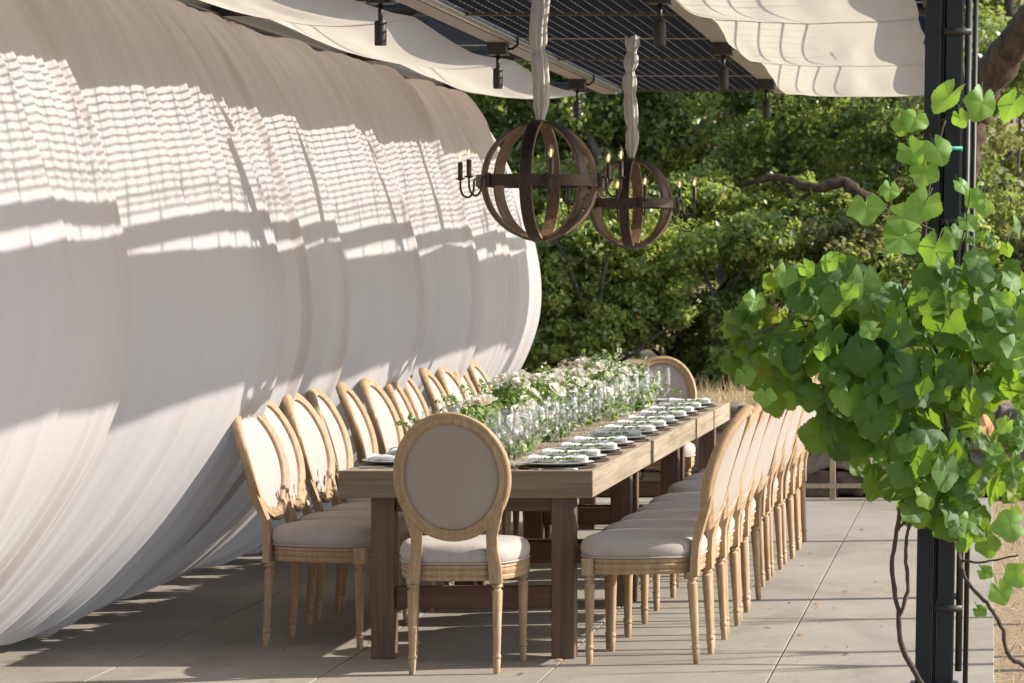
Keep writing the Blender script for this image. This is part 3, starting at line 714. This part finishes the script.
# ------------------------------------------------------------------ tables
TP = []
def table(y0, y1, label, dx):
    T = thing('farm_table', label, 'table', (-2.06+dx, (y0+y1)/2, 0), 0, 'three heavy wooden tables set end to end'); hl = (y1-y0)/2
    m = MB(); n = 5; w_ = 1.0/n
    for i in range(n): m.box(-.5+w_*i+.0012, -.5+w_*(i+1)-.0012, -hl+.02, hl-.02, .700, .745)
    m.box(-.498, -.462, -hl+.02, hl-.02, .640, .699); m.box(.462, .498, -hl+.02, hl-.02, .640, .699)
    m.build('tabletop', M['table_top'], T, smooth=False, bevel=.003)
    for s in (-1, 1): MB().box(-.5, .5, min(s*hl, s*(hl-.019)), max(s*hl, s*(hl-.019)), .639, .7465).build('end_board', M['table_end'], T, smooth=False, bevel=.003)
    for sx in (-1, 1):
        for sy in (-1, 1):
            cx, cy = (.375 if sx > 0 else -.338), sy*(hl-.105); MB().box(cx-.046, cx+.046, cy-.046, cy+.046, 0, .699).build('leg', M['table_leg'], T, smooth=False, bevel=.004)
    for sy in (-1, 1):
        cy = sy*(hl-.105); MB().box(-.291, .328, cy-.02, cy+.02, .195, .285).build('stretcher', M['table_rail'], T, smooth=False, bevel=.004)
        MB().box(-.291, .328, cy-.02, cy+.02, .58, .698).build('apron', M['table_rail'], T, smooth=False, bevel=.004)
table(12.58, 14.76, 'heavy wooden farm table nearest the camera, with brown square legs', 0)
table(14.765, 16.94, 'middle one of three heavy wooden farm tables set end to end', .005)
table(16.945, 19.10, 'farthest of three heavy wooden farm tables set end to end', .012)

# ------------------------------------------------------------------ place settings
def wine_glass(h, rb, name):
    m = MB()
    pr = [(.0,.0015),(.034,.0015),(.034,.003),(.012,.006),(.0045,.012),(.0038,.04),(.0038,h*.42),(.008,h*.44)]
    bowl = [(rb*.55,h*.49),(rb*.88,h*.57),(rb,h*.66),(rb*.97,h*.78),(rb*.85,h*.92),(rb*.80,h)]
    k0 = len(m.v); m.lathe(pr+bowl+[(rb*.80-.0012,h)], 28); m.f = [f for f in m.f if len(f) == 4]; return m
def place(tx, ty, rz, who, side, full=True):
    # rz: direction to table centre is local +x
    ca, sa = math.cos(rz), math.sin(rz)
    def P(a, b, z=.0): return (tx+a*ca-b*sa, ty+a*sa+b*ca, .7465+z)
    return P
protos = {}
def inst(key, maker, name, label, cat, group, loc, rz):
    if key not in protos:
        o = maker(); o.name = name; protos[key] = o; tag(o, label, cat, group); o.location = loc; o.rotation_euler = (0,0,rz); return o
    return dup(protos[key], None, loc, rz, label)
def mk_charger(): 
    return MB().lathe([(0,.0),(.155,0),(.162,.004),(.162,.007),(.150,.008),(0,.008)], 40).build('charger', M['charger'], auto=40)
def mk_plate():
    return MB().lathe([(0,.0),(.085,0),(.10,.004),(.150,.013),(.152,.0155),(.148,.0165),(.098,.008),(0,.006)], 44).build('dinner_plate', M['porcelain'], auto=60)
def mk_napkin():
    m = MB(); pts = []
    def fn(u, v):
        t = 2*PI*v; r = (.016+.003*math.sin(3*t+u*30))*(1+.25*math.cos(u*PI*2)**2)
        return (-.115+.23*u, .0+r*1.7*math.cos(t), .017+r*.8*math.sin(t)+.004*math.sin(u*9))
    m.grid(fn, np.linspace(0,1,26), np.linspace(0,1,21)); 
    m.add([fn(0,v) for v in np.linspace(0,.95,20)], [tuple(range(20))]); m.add([fn(1,v) for v in np.linspace(0,.95,20)], [tuple(reversed(range(20)))])
    return m.build('napkin', M['napkin'])
def mk_sprig():
    rng = np.random.default_rng(5); V, Fq = leaf_cloud([(x, .01*math.sin(x*40), .03) for x in np.linspace(-.06,.06,9)], [.010]*9, 60, .016, rng, .5)
    o = fast_mesh('herb_sprig', V, Fq, M['herb'], smooth=False)
    m = MB(); m.tube([(-.09,0,.028),(-.03,.006,.03),(.04,-.004,.03),(.09,0,.028)], .0012, 5); m.build('stem', M['herb'], o); return o
def mk_fork():
    m = MB(); m.tube([(-.095,0,.004),(-.03,0,.005),(.03,0,.003),(.05,0,.004)], [.0045,.0035,.0022,.0035], 8)
    for k in (-1.5,-.5,.5,1.5): m.tube([(.05,k*.003,.004),(.065,k*.005,.006),(.098,k*.005,.003)], [.0018,.0016,.001], 6)
    return m.build('fork', M['steel'])
def mk_knife():
    m = MB(); m.tube([(-.11,0,.004),(-.02,0,.004),(0,0,.004)], [.005,.0045,.003], 8); m.add([(0,-.001,.002),(.10,-.001,.002),(.112,.006,.002),(.09,.012,.002),(0,.009,.002),(0,-.001,.0035),(.10,-.001,.0035),(.112,.006,.0035),(.09,.012,.0035),(0,.009,.0035)],
      [(4,3,2,1,0),(5,6,7,8,9),(0,1,6,5),(1,2,7,6),(2,3,8,7),(3,4,9,8),(4,0,5,9)])
    return m.build('knife', M['steel'], auto=30)
def setting(cx, cy, rz, where, glasses=4, sprig=True):
    ca, sa = math.cos(rz), math.sin(rz)
    j = random.uniform(-.012,.012)
    def P(a, b, z=0): b += j; return (cx+a*ca-b*sa, cy+a*sa+b*ca, .7465+z)
    inst('charger', mk_charger, 'charger', f'dark round charger under plate, {where}', 'charger', 'chargers under the plates', P(.175,0), rz)
    inst('plate', mk_plate, 'dinner_plate', f'white dinner plate, {where}', 'plate', 'white dinner plates', P(.175,0,.0085), rz)
    inst('napkin', mk_napkin, 'napkin', f'rolled white napkin, {where}', 'napkin', 'rolled white napkins', P(.165+random.uniform(-.01,.01),-.028,.0115), rz+random.uniform(-.12,.12))
    if sprig: inst('sprig', mk_sprig, 'herb_sprig', f'green herb sprig on plate, {where}', 'herb sprig', 'herb sprigs on plates', P(.17,.04,.006), rz+random.uniform(-.3,.3))
    inst('fork', mk_fork, 'fork', f'silver fork, {where}', 'fork', 'forks', P(.16,.19,.0), rz)
    inst('knife', mk_knife, 'knife', f'silver knife, {where}', 'knife', 'knives', P(.16,-.19,.0), rz)
    gs = [('large', .225, .043, .335, -.14), ('medium', .200, .038, .375, -.045), ('small', .175, .033, .315, .06), ('tall', .235, .034, .415, .09)][:glasses]
    for nm, h, rb, a, b in gs:
        inst('glass'+nm, lambda: wine_glass(h, rb, nm).build('wine_glass', M['glass']), 'wine_glass', f'{nm} clear wine glass, {where}', 'wine glass', 'wine glasses on the table', P(a+random.uniform(-.012,.012), b+random.uniform(-.012,.012)), 0)
for i, y in enumerate([12.8, 13.25, 13.74, 14.25, 14.77, 15.28, 15.79, 16.3, 16.84, 17.37, 17.9, 18.45]):
    setting(-1.56, y, PI, f'{nth[i]} from the camera, right side of table')
for i, y in enumerate(YL):
    setting(-2.56, min(max(y-.22, 12.9), 18.85), 0, f'{nth[i]} from the camera, left side of table', 2)
setting(-2.05, 12.58, PI/2, 'at the near head of the table', 2, True)
setting(-2.05, 19.10, -PI/2, 'at the far head of the table', 1, False)

# ------------------------------------------------------------------ flower garland
GT = thing('flower_garland', 'long lush garland of greenery, white and blush roses down the middle of the table', 'flower arrangement', (-2.15, 16.1, .7465))
rng = np.random.default_rng(17)
C = []; R = []
for i in range(420):
    y = rng.uniform(-2.75, 2.85); hgt = .205*(.75+.5*float(vnoise(y*1.7, 3))); w0 = .165*(.75+.5*float(vnoise(y*1.3, 8)))
    a = rng.uniform(0, PI); rr = rng.random()**.5
    C.append((w0*math.cos(a)*rr, y, .015+hgt*math.sin(a)*rr)); R.append(rng.uniform(.03,.07))
V, Fq = leaf_cloud(C, R, 17000, .044, rng, .9, .5)
fast_mesh('greenery', V, Fq, M['garlandleaf'], GT, smooth=False)
m = MB(); SC = []; SR = []
for i in range(230):
    y = rng.uniform(-2.8, 2.9); a = rng.uniform(.15, PI-.15); x0 = .1*math.cos(a); d = Vector((math.cos(a), rng.normal(0,.35), math.sin(a)*1.0)).normalized(); Ls = rng.uniform(.12,.24) if rng.random() < .6 else rng.uniform(.2,.28)
    p0 = Vector((x0, y, .05)); p1 = p0 + d*Ls*.6; p2 = p0 + d*Ls + Vector((0,0,-.02 if rng.random()<.4 else .03))
    m.tube([p0, p1, p2], [.002,.0015,.0008], 5)
    for q in np.linspace(.45, 1, 7): SC.append(tuple(p0.lerp(p2, q))); SR.append(.014)
m.build('stems', M['herb'], GT)
V, Fq = leaf_cloud(SC, SR, 6500, .027, rng, 1, .55); o = fast_mesh('sprays', V, Fq, M['garlandleaf'], GT, smooth=False)
V, Fq = leaf_cloud(SC[::2], [.02]*len(SC[::2]), 2300, .017, rng, 1, .9); o = fast_mesh('filler_flowers', V, Fq, M['petal'], GT, smooth=False)
def rose_mb(seed):
    m = MB(); r = random.Random(seed)
    for ring, (k, rad, hh, open_) in enumerate([(3,.008,.026,.1),(4,.014,.028,.25),(5,.021,.027,.55),(6,.027,.022,.95)]):
        for i in range(k):
            a0 = 2*PI*(i+.37*ring)/k + r.uniform(-.15,.15); wd = 2*PI/k*.72
            def fn(u, v):
                a = a0+(u-.5)*2*wd*(1-.25*v); rr = rad*(.35+.65*math.sin(v*PI/2)) + open_*.012*v*v - .004*(abs(u-.5)*2)**2*v
                z = hh*v*(1-.16*(abs(u-.5)*2)**2) - open_*.010*v**3
                return (rr*math.cos(a), rr*math.sin(a), z)
            m.grid(fn, np.linspace(0,1,5), np.linspace(0,1,4))
    return m
prW = rose_mb(1).build('rose', M['petal'], GT); prB = rose_mb(2).build('rose', M['blush'], GT); prB['label'] = 'blush pink rose'
used = {id(prW): False, id(prB): False}
k = 0
for i in range(99):
    y = -2.75+5.6*(i+.5)/99+rng.normal(0,.05); hgt = .205*(.75+.5*float(vnoise(y*1.7, 3))); w0 = .165*(.75+.5*float(vnoise(y*1.3, 8)))
    a = rng.uniform(.12*PI, .95*PI); a = a*.75 if rng.random() < .5 else a; d = Vector((math.cos(a), -.35+rng.normal(0,.3), math.sin(a)+.1)).normalized()
    p = Vector((w0*math.cos(a)*1.12, y, .03+hgt*math.sin(a)*1.12)); src = prB if i % 24 == 4 else prW
    o = src if not used[id(src)] else src.copy()
    if used[id(src)]: COL.objects.link(o)
    used[id(src)] = True; s_ = rng.uniform(.8, 1.3)
    o.location = p; o.rotation_euler = d.to_track_quat('Z','Y').to_euler(); o.scale = (s_,)*3

# ------------------------------------------------------------------ chandeliers
def chandelier(X, Y, Zc, R, ztop, label, knots, rot=0, first=True):
    T = thing('chandelier', label, 'chandelier', (X, Y, Zc), rot, 'wooden globe chandeliers above the table')
    for k in range(3):
        a = PI*k/3 + math.radians(84); rr = R - .004*k
        m = MB(); n = 72; wd = .026; th = .006; vs = []
        ca, sa = math.cos(a), math.sin(a)
        for i in range(n):
            t = 2*PI*i/n; c, s = math.cos(t), math.sin(t)
            for (o_, w_) in ((th,-wd),(th,wd),(-th,wd),(-th,-wd)):
                r_ = rr + o_; x, z = r_*c, r_*s
                vs.append((x*ca - w_*sa, x*sa + w_*ca, z))
        fs = [(i*4+j, i*4+(j+1)%4, ((i+1)%n)*4+(j+1)%4, ((i+1)%n)*4+j) for i in range(n) for j in range(4)]
        m.add(vs, fs); m.build('hoop', M['hoop'], T, auto=40)
        # thin iron strap on the outside of every hoop
        m = MB(); vs = []
        for i in range(n):
            t = 2*PI*i/n; c, s = math.cos(t), math.sin(t)
            for (o_, w_) in ((th+.0035,-wd*.85),(th+.0035,wd*.85),(th+.0006,wd*.85),(th+.0006,-wd*.85)):
                r_ = rr + o_; x, z = r_*c, r_*s
                vs.append((x*ca - w_*sa, x*sa + w_*ca, z))
        m.add(vs, fs); m.build('strap', M['iron'], T, auto=40)
    m = MB(); n = 72; vs = []; wd = .024; Re = R+.017
    for i in range(n):
        t = 2*PI*i/n
        for (o_, w_) in ((.003,-wd),(.003,wd),(-.003,wd),(-.003,-wd)): vs.append(((Re+o_)*math.cos(t), (Re+o_)*math.sin(t), w_))
    m.add(vs, [(i*4+j, ((i+1)%n)*4+j, ((i+1)%n)*4+(j+1)%4, i*4+(j+1)%4) for i in range(n) for j in range(4)])
    for k in range(6):
        a = math.radians(45+60*k); m.box(*sorted((Re*math.cos(a)-.012, Re*math.cos(a)+.012)), *sorted((Re*math.sin(a)-.012, Re*math.sin(a)+.012)), -.03, .03) if False else None
    m.build('equator_band', M['iron'], T, auto=40)
    for k in range(6):
        a = math.radians(45+60*k); ca, sa = math.cos(a), math.sin(a)
        pts = [(.000,.004),(.012,-.018),(.030,-.020),(.040,-.004),(.030,.012),(.016,.006)]
        pts = [(.0,.012),(.018,.016),(.034,.006),(.036,-.016),(.040,-.046),(.060,-.066),(.084,-.058),(.096,-.034),(.098,-.006),(.098,.006)]
        P = [((Re+r_)*ca, (Re+r_)*sa, z) for r_, z in pts]; m = MB(); out = []
        limbp = [Vector(p) for p in P]
        for i in range(len(limbp)-1):
            b0, b1, b2, b3 = limbp[max(i-1,0)], limbp[i], limbp[i+1], limbp[min(i+2,len(limbp)-1)]
            for q in range(4):
                t = q/4; out.append(.5*((2*b1)+(b2-b0)*t+(2*b0-5*b1+4*b2-b3)*t*t+(3*b1-b0-3*b2+b3)*t**3))
        out.append(limbp[-1]); m.tube(out, .0046, 8)
        c = ((Re+.098)*ca, (Re+.098)*sa, 0); m.lathe([(0,.004),(.010,.006),(.021,.013),(.022,.015),(.012,.012),(0,.012)], 18, c)
        m.lathe([(0,-.03),(.014,-.03),(.014,.03),(0,.03)], 10, ((Re+.004)*ca,(Re+.004)*sa,0))
        arm = m.build('candle_arm', M['iron'], T, auto=50)
        m = MB(); m.lathe([(.0,.012),(.0105,.012),(.0105,.078),(.008,.082),(0,.082)], 16, c); m.build('candle_sleeve', M['bronze'], arm, auto=40)
        m = MB(); m.lathe([(.0,.082),(.006,.083),(.0085,.092),(.0115,.104),(.0105,.116),(.006,.130),(.0022,.142),(0,.147)], 16, c); m.build('flame_bulb', M['glass'], arm)
        m = MB(); m.lathe([(.0,.090),(.003,.094),(.0042,.104),(.003,.116),(.0,.124)], 10, c); m.build('filament', M['filament'], arm)
    # cloth sleeve on the chain
    L_ = ztop - Zc - R; m = MB()
    def rad(f):
        r = .033
        for kf, kd in knots: r -= kd*math.exp(-((f-kf)/.035)**2)
        if f < .12: r *= (.35+.65*f/.12)
        return max(r, .008)
    nz_, na = 90, 40; vs = []
    for i in range(nz_):
        f = i/(nz_-1); r = rad(f); z = R-.005+L_*f
        for j in range(na):
            t = 2*PI*j/na; q = r*(1+.15*(1-2*abs(math.sin(3.5*t+1.5*f+.8*math.sin(5*f))))+.10*math.sin(9*t-3*f)+.05*math.sin(17*t+4*f))
            vs.append((q*math.cos(t)+.006*math.sin(8*f), q*math.sin(t), z))
    m.add(vs, [(i*na+j, i*na+(j+1)%na, (i+1)*na+(j+1)%na, (i+1)*na+j) for i in range(nz_-1) for j in range(na)]); m.build('fabric_sleeve', M['sleeve'], T)
    MB().box(-.035,.035,-.02,.02,R-.005+L_-.005,R-.005+L_+.045).build('hanging_bracket', M['galv'], T, smooth=False, bevel=.003)
    m = MB(); m.tube([(0,0,R-.01),(0,0,R+L_)], .005, 8); m.build('hanging_chain', M['iron'], T)
chandelier(-1.882, 13.4, 1.908, .247, 2.765, 'nearer wooden globe chandelier with iron candle arms, hung by a knotted white cloth', [(.50,.012),(.97,.008)])
chandelier(-1.860, 16.6, 1.880, .228, 2.765, 'farther wooden globe chandelier with iron candle arms, hung by a twice-knotted white cloth', [(.26,.010),(.52,.007),(.70,.012),(.86,.012)], .06)

# ------------------------------------------------------------------ wooden frame
T = thing('wooden_frame', 'low pale wooden rail frame standing against the stone wall', 'frame', (-1.05, 21.42, 0))
for x in (-.215, -.0, .245): MB().box(x-.018, x+.018, -.02, .02, 0, .56).build('upright', M['pale_wood'], T, smooth=False, bevel=.002)
for z in (.075, .535): MB().box(-.30, .34, -.036, -.021, z, z+.03).build('rail', M['pale_wood'], T, smooth=False, bevel=.002)

# ------------------------------------------------------------------ grapevine
def vine_leaf_geo(rng, nang=96):
    th = np.linspace(-PI, PI, nang, endpoint=False) + PI/nang
    r = .85 + .080*np.cos(5*th/1.15) + .02*np.cos(2*th); r *= 1 - .72*np.exp(-((np.abs(th)-PI)/.24)**2); r += .050*np.abs(((th*16/PI) % 1)-.5)*2 - .02
    r *= 1+.05*rng.normal(0,1,nang)*.4
    rows = [.0, .25, .5, .75, 1.0]; V = []; UV = []
    curl = rng.uniform(-.45,.15); fold = rng.uniform(.0,.22); wav = rng.uniform(.0,.035); ph = rng.uniform(0,6)
    for q in rows:
        x = np.sin(th)*r*q; y = np.cos(th)*r*q
        z = curl*(x**2+y**2)*.8 + fold*np.abs(x)*.7 + wav*np.cos(5*th/1.15+PI)*q**2 + .05*np.sin(3*th+ph)*q**2
        V.append(np.stack([x, y, z], 1)); UV.append(np.stack([x, y], 1))
    V = np.concatenate(V); UV = np.concatenate(UV); n = nang
    Fq = [(i*n+j, i*n+(j+1)%n, (i+1)*n+(j+1)%n, (i+1)*n+j) for i in range(len(rows)-1) for j in range(n) if True]
    # merge centre ring by keeping it tiny
    V[:n] = V[n:2*n]*.02; UV[:n] = UV[n:2*n]*.02
    return V, np.array(Fq), UV
def vine(regions, singles, name, label):
    T = thing(name, label, 'vine', (-.2, 11.62, 0))
    rng = np.random.default_rng(42); geos = [vine_leaf_geo(rng) for _ in range(14)]; stalks = MB()
    def foliage(items, nm, mat):
        VV = []; FF = []; UU = []; off = 0; pet = MB()
        for (p, s, nrm, roll) in items:
            V, Fq, UV = geos[rng.integers(0, len(geos))]
            n = Vector(nrm).normalized(); down = Vector((math.sin(roll), 0, -math.cos(roll))); u = (down - n*down.dot(n)).normalized(); x = u.cross(n)
            Mx = np.array([[x.x,u.x,n.x],[x.y,u.y,n.y],[x.z,u.z,n.z]])
            Q = (V*s)@Mx.T + np.array(p) ; VV.append(Q); FF.append(Fq+off); UU.append(UV); off += len(V)
            pb = Vector(p); pe = pb - u*s*.8 - n*s*.5 + Vector((0,.02,.02)); pet.tube([pb, pb-u*s*.35-n*s*.15, pe], [.0014,.0014,.0018], 5)
        fast_mesh(nm, np.concatenate(VV)-np.array(T.location), np.concatenate(FF), mat, T, True, np.concatenate(UU))
        stalks.add([(a-T.location.x, b-T.location.y, c-T.location.z) for a, b, c in pet.v], pet.f)
    items = []
    for (px, py, rx, ry, n, s0, s1, dY) in regions:
        for _ in range(int(n*.88)):
            a = rng.uniform(0, 2*PI); q = rng.random()**.55*(1.18 if rng.random() < .12 else 1); Y = 11.55+rng.uniform(-dY, dY*.8)
            if abs(px-935) < 60 and abs(Y-11.8) < .12 and abs(q*math.cos(a)*rx+px-938) < 40: Y = 11.55
            p = W(px+rx*q*math.cos(a), py+ry*q*math.sin(a), Y)
            nrm = (rng.normal(.15,.6), -1+rng.normal(0,.45), .35+rng.normal(0,.5))
            items.append((p, rng.uniform(s0*.72, s1*1.12), nrm, rng.normal(0,.55)))
    foliage(items, 'foliage', M['vineleaf'])
    it2 = []
    for (px, py, s, Y) in singles:
        it2.append((W(px, py, Y), s/277*.88, (rng.normal(0,.3), -1, .3+rng.normal(0,.25)), rng.normal(0,.5)))
    foliage(it2, 'young_foliage', M['youngleaf'])
    V, Fq, UV = geos[3]; p = Vector(W(988, 425, 11.3)) - T.location
    o = fast_mesh('dry_leaf', V*.045, Fq, M['dryleaf'], T, True, UV); o.location = p; o.rotation_euler = (1.3,.2,.9); o['label'] = 'single yellow-brown dying leaf'
    m = MB()
    def ln(pts, a, b, s): limb(m, [Vector(W(*p))-T.location for p in pts], a, b, 7, .004, 6, s)
    ln([(935,700,11.6),(905,655,11.55),(898,610,11.5),(892,570,11.5),(897,530,11.5),(905,480,11.5),(912,420,11.5)], .0105, .007, 1)
    ln([(898,622,11.5),(908,585,11.5),(905,550,11.5),(912,510,11.5),(915,450,11.55)], .0075, .006, 2)
    ln([(897,530,11.5),(908,518,11.5),(914,500,11.5)], .006, .005, 3)
    ln([(1060,690,11.4),(1024,666,11.4),(1008,655,11.4),(1003,630,11.4),(990,607,11.4),(970,585,11.45),(960,560,11.5),(955,500,11.55),(940,380,11.55),(925,260,11.6),(930,180,11.6),(945,120,11.6)], .009, .005, 4)
    ln([(950,380,11.5),(880,350,11.45),(800,320,11.4),(735,345,11.35)], .007, .003, 5)
    ln([(960,400,11.5),(1000,350,11.45),(1050,320,11.4)], .006, .003, 6)
    ln([(935,230,11.6),(900,215,11.5),(870,215,11.45)], .003, .002, 7)
    ln([(960,560,11.5),(985,562,11.45),(1018,555,11.4)], .005, .003, 8)
    ln([(940,120,11.6),(975,112,11.55),(1020,108,11.5)], .0025, .0018, 9)
    ln([(940,300,11.5),(962,240,11.5),(970,190,11.5)], .0035, .002, 10)
    m.build('stem', M['cane'], T); stalks.build('leaf_stalks', M['herb'], T)['kind'] = 'stuff'
    # green tie tape round the post
    m = MB(); z = W(0,150,11.73)[2]; xl, xr = -.275+.016*z-.004, -.135+.016*z+.004
    m.box(xl, xr, 11.8-.055, 11.8+.055, z, z+.014)
    m.grid(lambda u, v: (xl+.012-.05*u+.028*v, 11.755-.33*u, z+.010-.035*u-.03*u*u+.022*v-.03*u*v), np.linspace(0,1,10), np.linspace(0,1,3))
    m.v = [(a-T.location.x, b-T.location.y, c-T.location.z) for a, b, c in m.v]
    m.build('plant_tie', M['tie'], T)
REG = [ # px, py, rx, ry, count, smin, smax, depth
 (830,325,62,58,62,.050,.078,.25), (775,345,48,42,34,.048,.075,.2), (880,350,70,70,95,.05,.082,.3), (960,330,60,75,75,.045,.075,.28),
 (900,430,62,60,70,.05,.085,.28), (1000,380,50,70,60,.045,.07,.25), (930,485,45,40,34,.045,.07,.2), (985,500,35,45,28,.035,.06,.2),
 (850,415,38,40,26,.05,.075,.15), (800,290,36,22,14,.045,.065,.12), (1010,270,30,50,18,.035,.055,.2), (1035,480,30,60,22,.04,.06,.2), (970,260,30,35,16,.03,.05,.2),
 (748,330,22,28,12,.045,.06,.1), (790,388,28,25,12,.05,.065,.1)]
SG = [(948,97,26,11.4),(982,103,24,11.45),(1012,105,22,11.4),(960,118,13,11.5),(915,118,19,11.5),(902,125,14,11.5),(912,152,21,11.45),(938,150,20,11.4),(925,172,20,11.45),
      (866,208,25,11.4),(903,218,22,11.4),(890,190,14,11.5),(925,205,24,11.45),(902,238,26,11.4),(935,248,24,11.4),(962,185,12,11.6),(975,198,15,11.55),(968,222,14,11.5),(985,208,12,11.5),
      (1000,592,17,11.4),(1016,575,17,11.35),(985,572,11,11.4),(765,395,15,11.2),(785,275,16,11.3),(806,268,12,11.3),(1005,425,12,11.3),(995,450,11,11.3),(1018,350,13,11.3),(968,520,12,11.3),(962,545,10,11.35),(1010,525,22,11.3),(980,610,10,11.4),
      (830,262,14,11.35),(755,300,15,11.3),(850,290,13,11.2),(870,330,14,11.15),(960,300,13,11.2),(1000,300,13,11.2),(745,375,14,11.3),(822,350,12,11.2)]
vine(REG, SG, 'grapevine', 'leafy green grapevine climbing the black post at the right')

# ------------------------------------------------------------------ fallen leaves
V, Fq, UV = vine_leaf_geo(np.random.default_rng(3))
src = None; spots = [(817,605,'right of the chairs near the floor joint'),(770,628,'just right of the right-hand chair legs'),(846,655,'nearest the black post'),(845,592,'beside the thin post shadow'),(862,470+60,'far off by the thin shadow line'),
  (560,661,'at the foot of the near right table leg'),(478,648,'between the legs of the near head chair'),(521,675,'in front of the near head chair'),(497,640,'under the near end of the table'),(800,636,'in the middle of the open floor')]
for i, (px, py, lb) in enumerate(spots):
    Y = 1.54*F/(py-VY); x = (px-VX)*Y/F
    if src is None:
        src = fast_mesh('fallen_leaf', V*.016, Fq, M['dryleaf'], None, True, UV); o = src; tag(o, None, 'leaf', 'fallen leaves on the patio')
    else: o = dup(src)
    o['label'] = f'small orange-brown fallen leaf {lb}'; o.location = (x, Y, .008); o.rotation_euler = (.2, .15, i*1.3)

# bare saplings beyond the right edge: their trunks throw the soft bands across the patio
for i, (x, y, h, lb) in enumerate([(4.2, 14.78, 3.0, 'bare grey sapling on the soil right of the patio, farther one'), (3.4, 13.45, 2.5, 'bare grey sapling on the soil right of the patio, nearer one'), (3.0, 12.92, 2.2, 'short bare sapling nearest the camera, right of the patio')]):
    T = thing('sapling', lb, 'tree', (x, y, -.03), 0, 'bare saplings right of the patio'); m = MB()
    limb(m, [(0,0,-.05),(.02,.01,h*.4),(-.02,.0,h*.75),(.03,0,h)], .05, .03, 8, .01, 6, i)
    m.build('trunk', M['greybark'], T)
    for k in range(4):
        a = k*1.9+i; m = MB(); limb(m, [(0,0,h*.93),(.2*math.cos(a),.12*math.sin(a),h+.1),(.35*math.cos(a),.2*math.sin(a),h+.35)], .018, .006, 6, .01, 5, k); m.build('branch', M['greybark'], T)
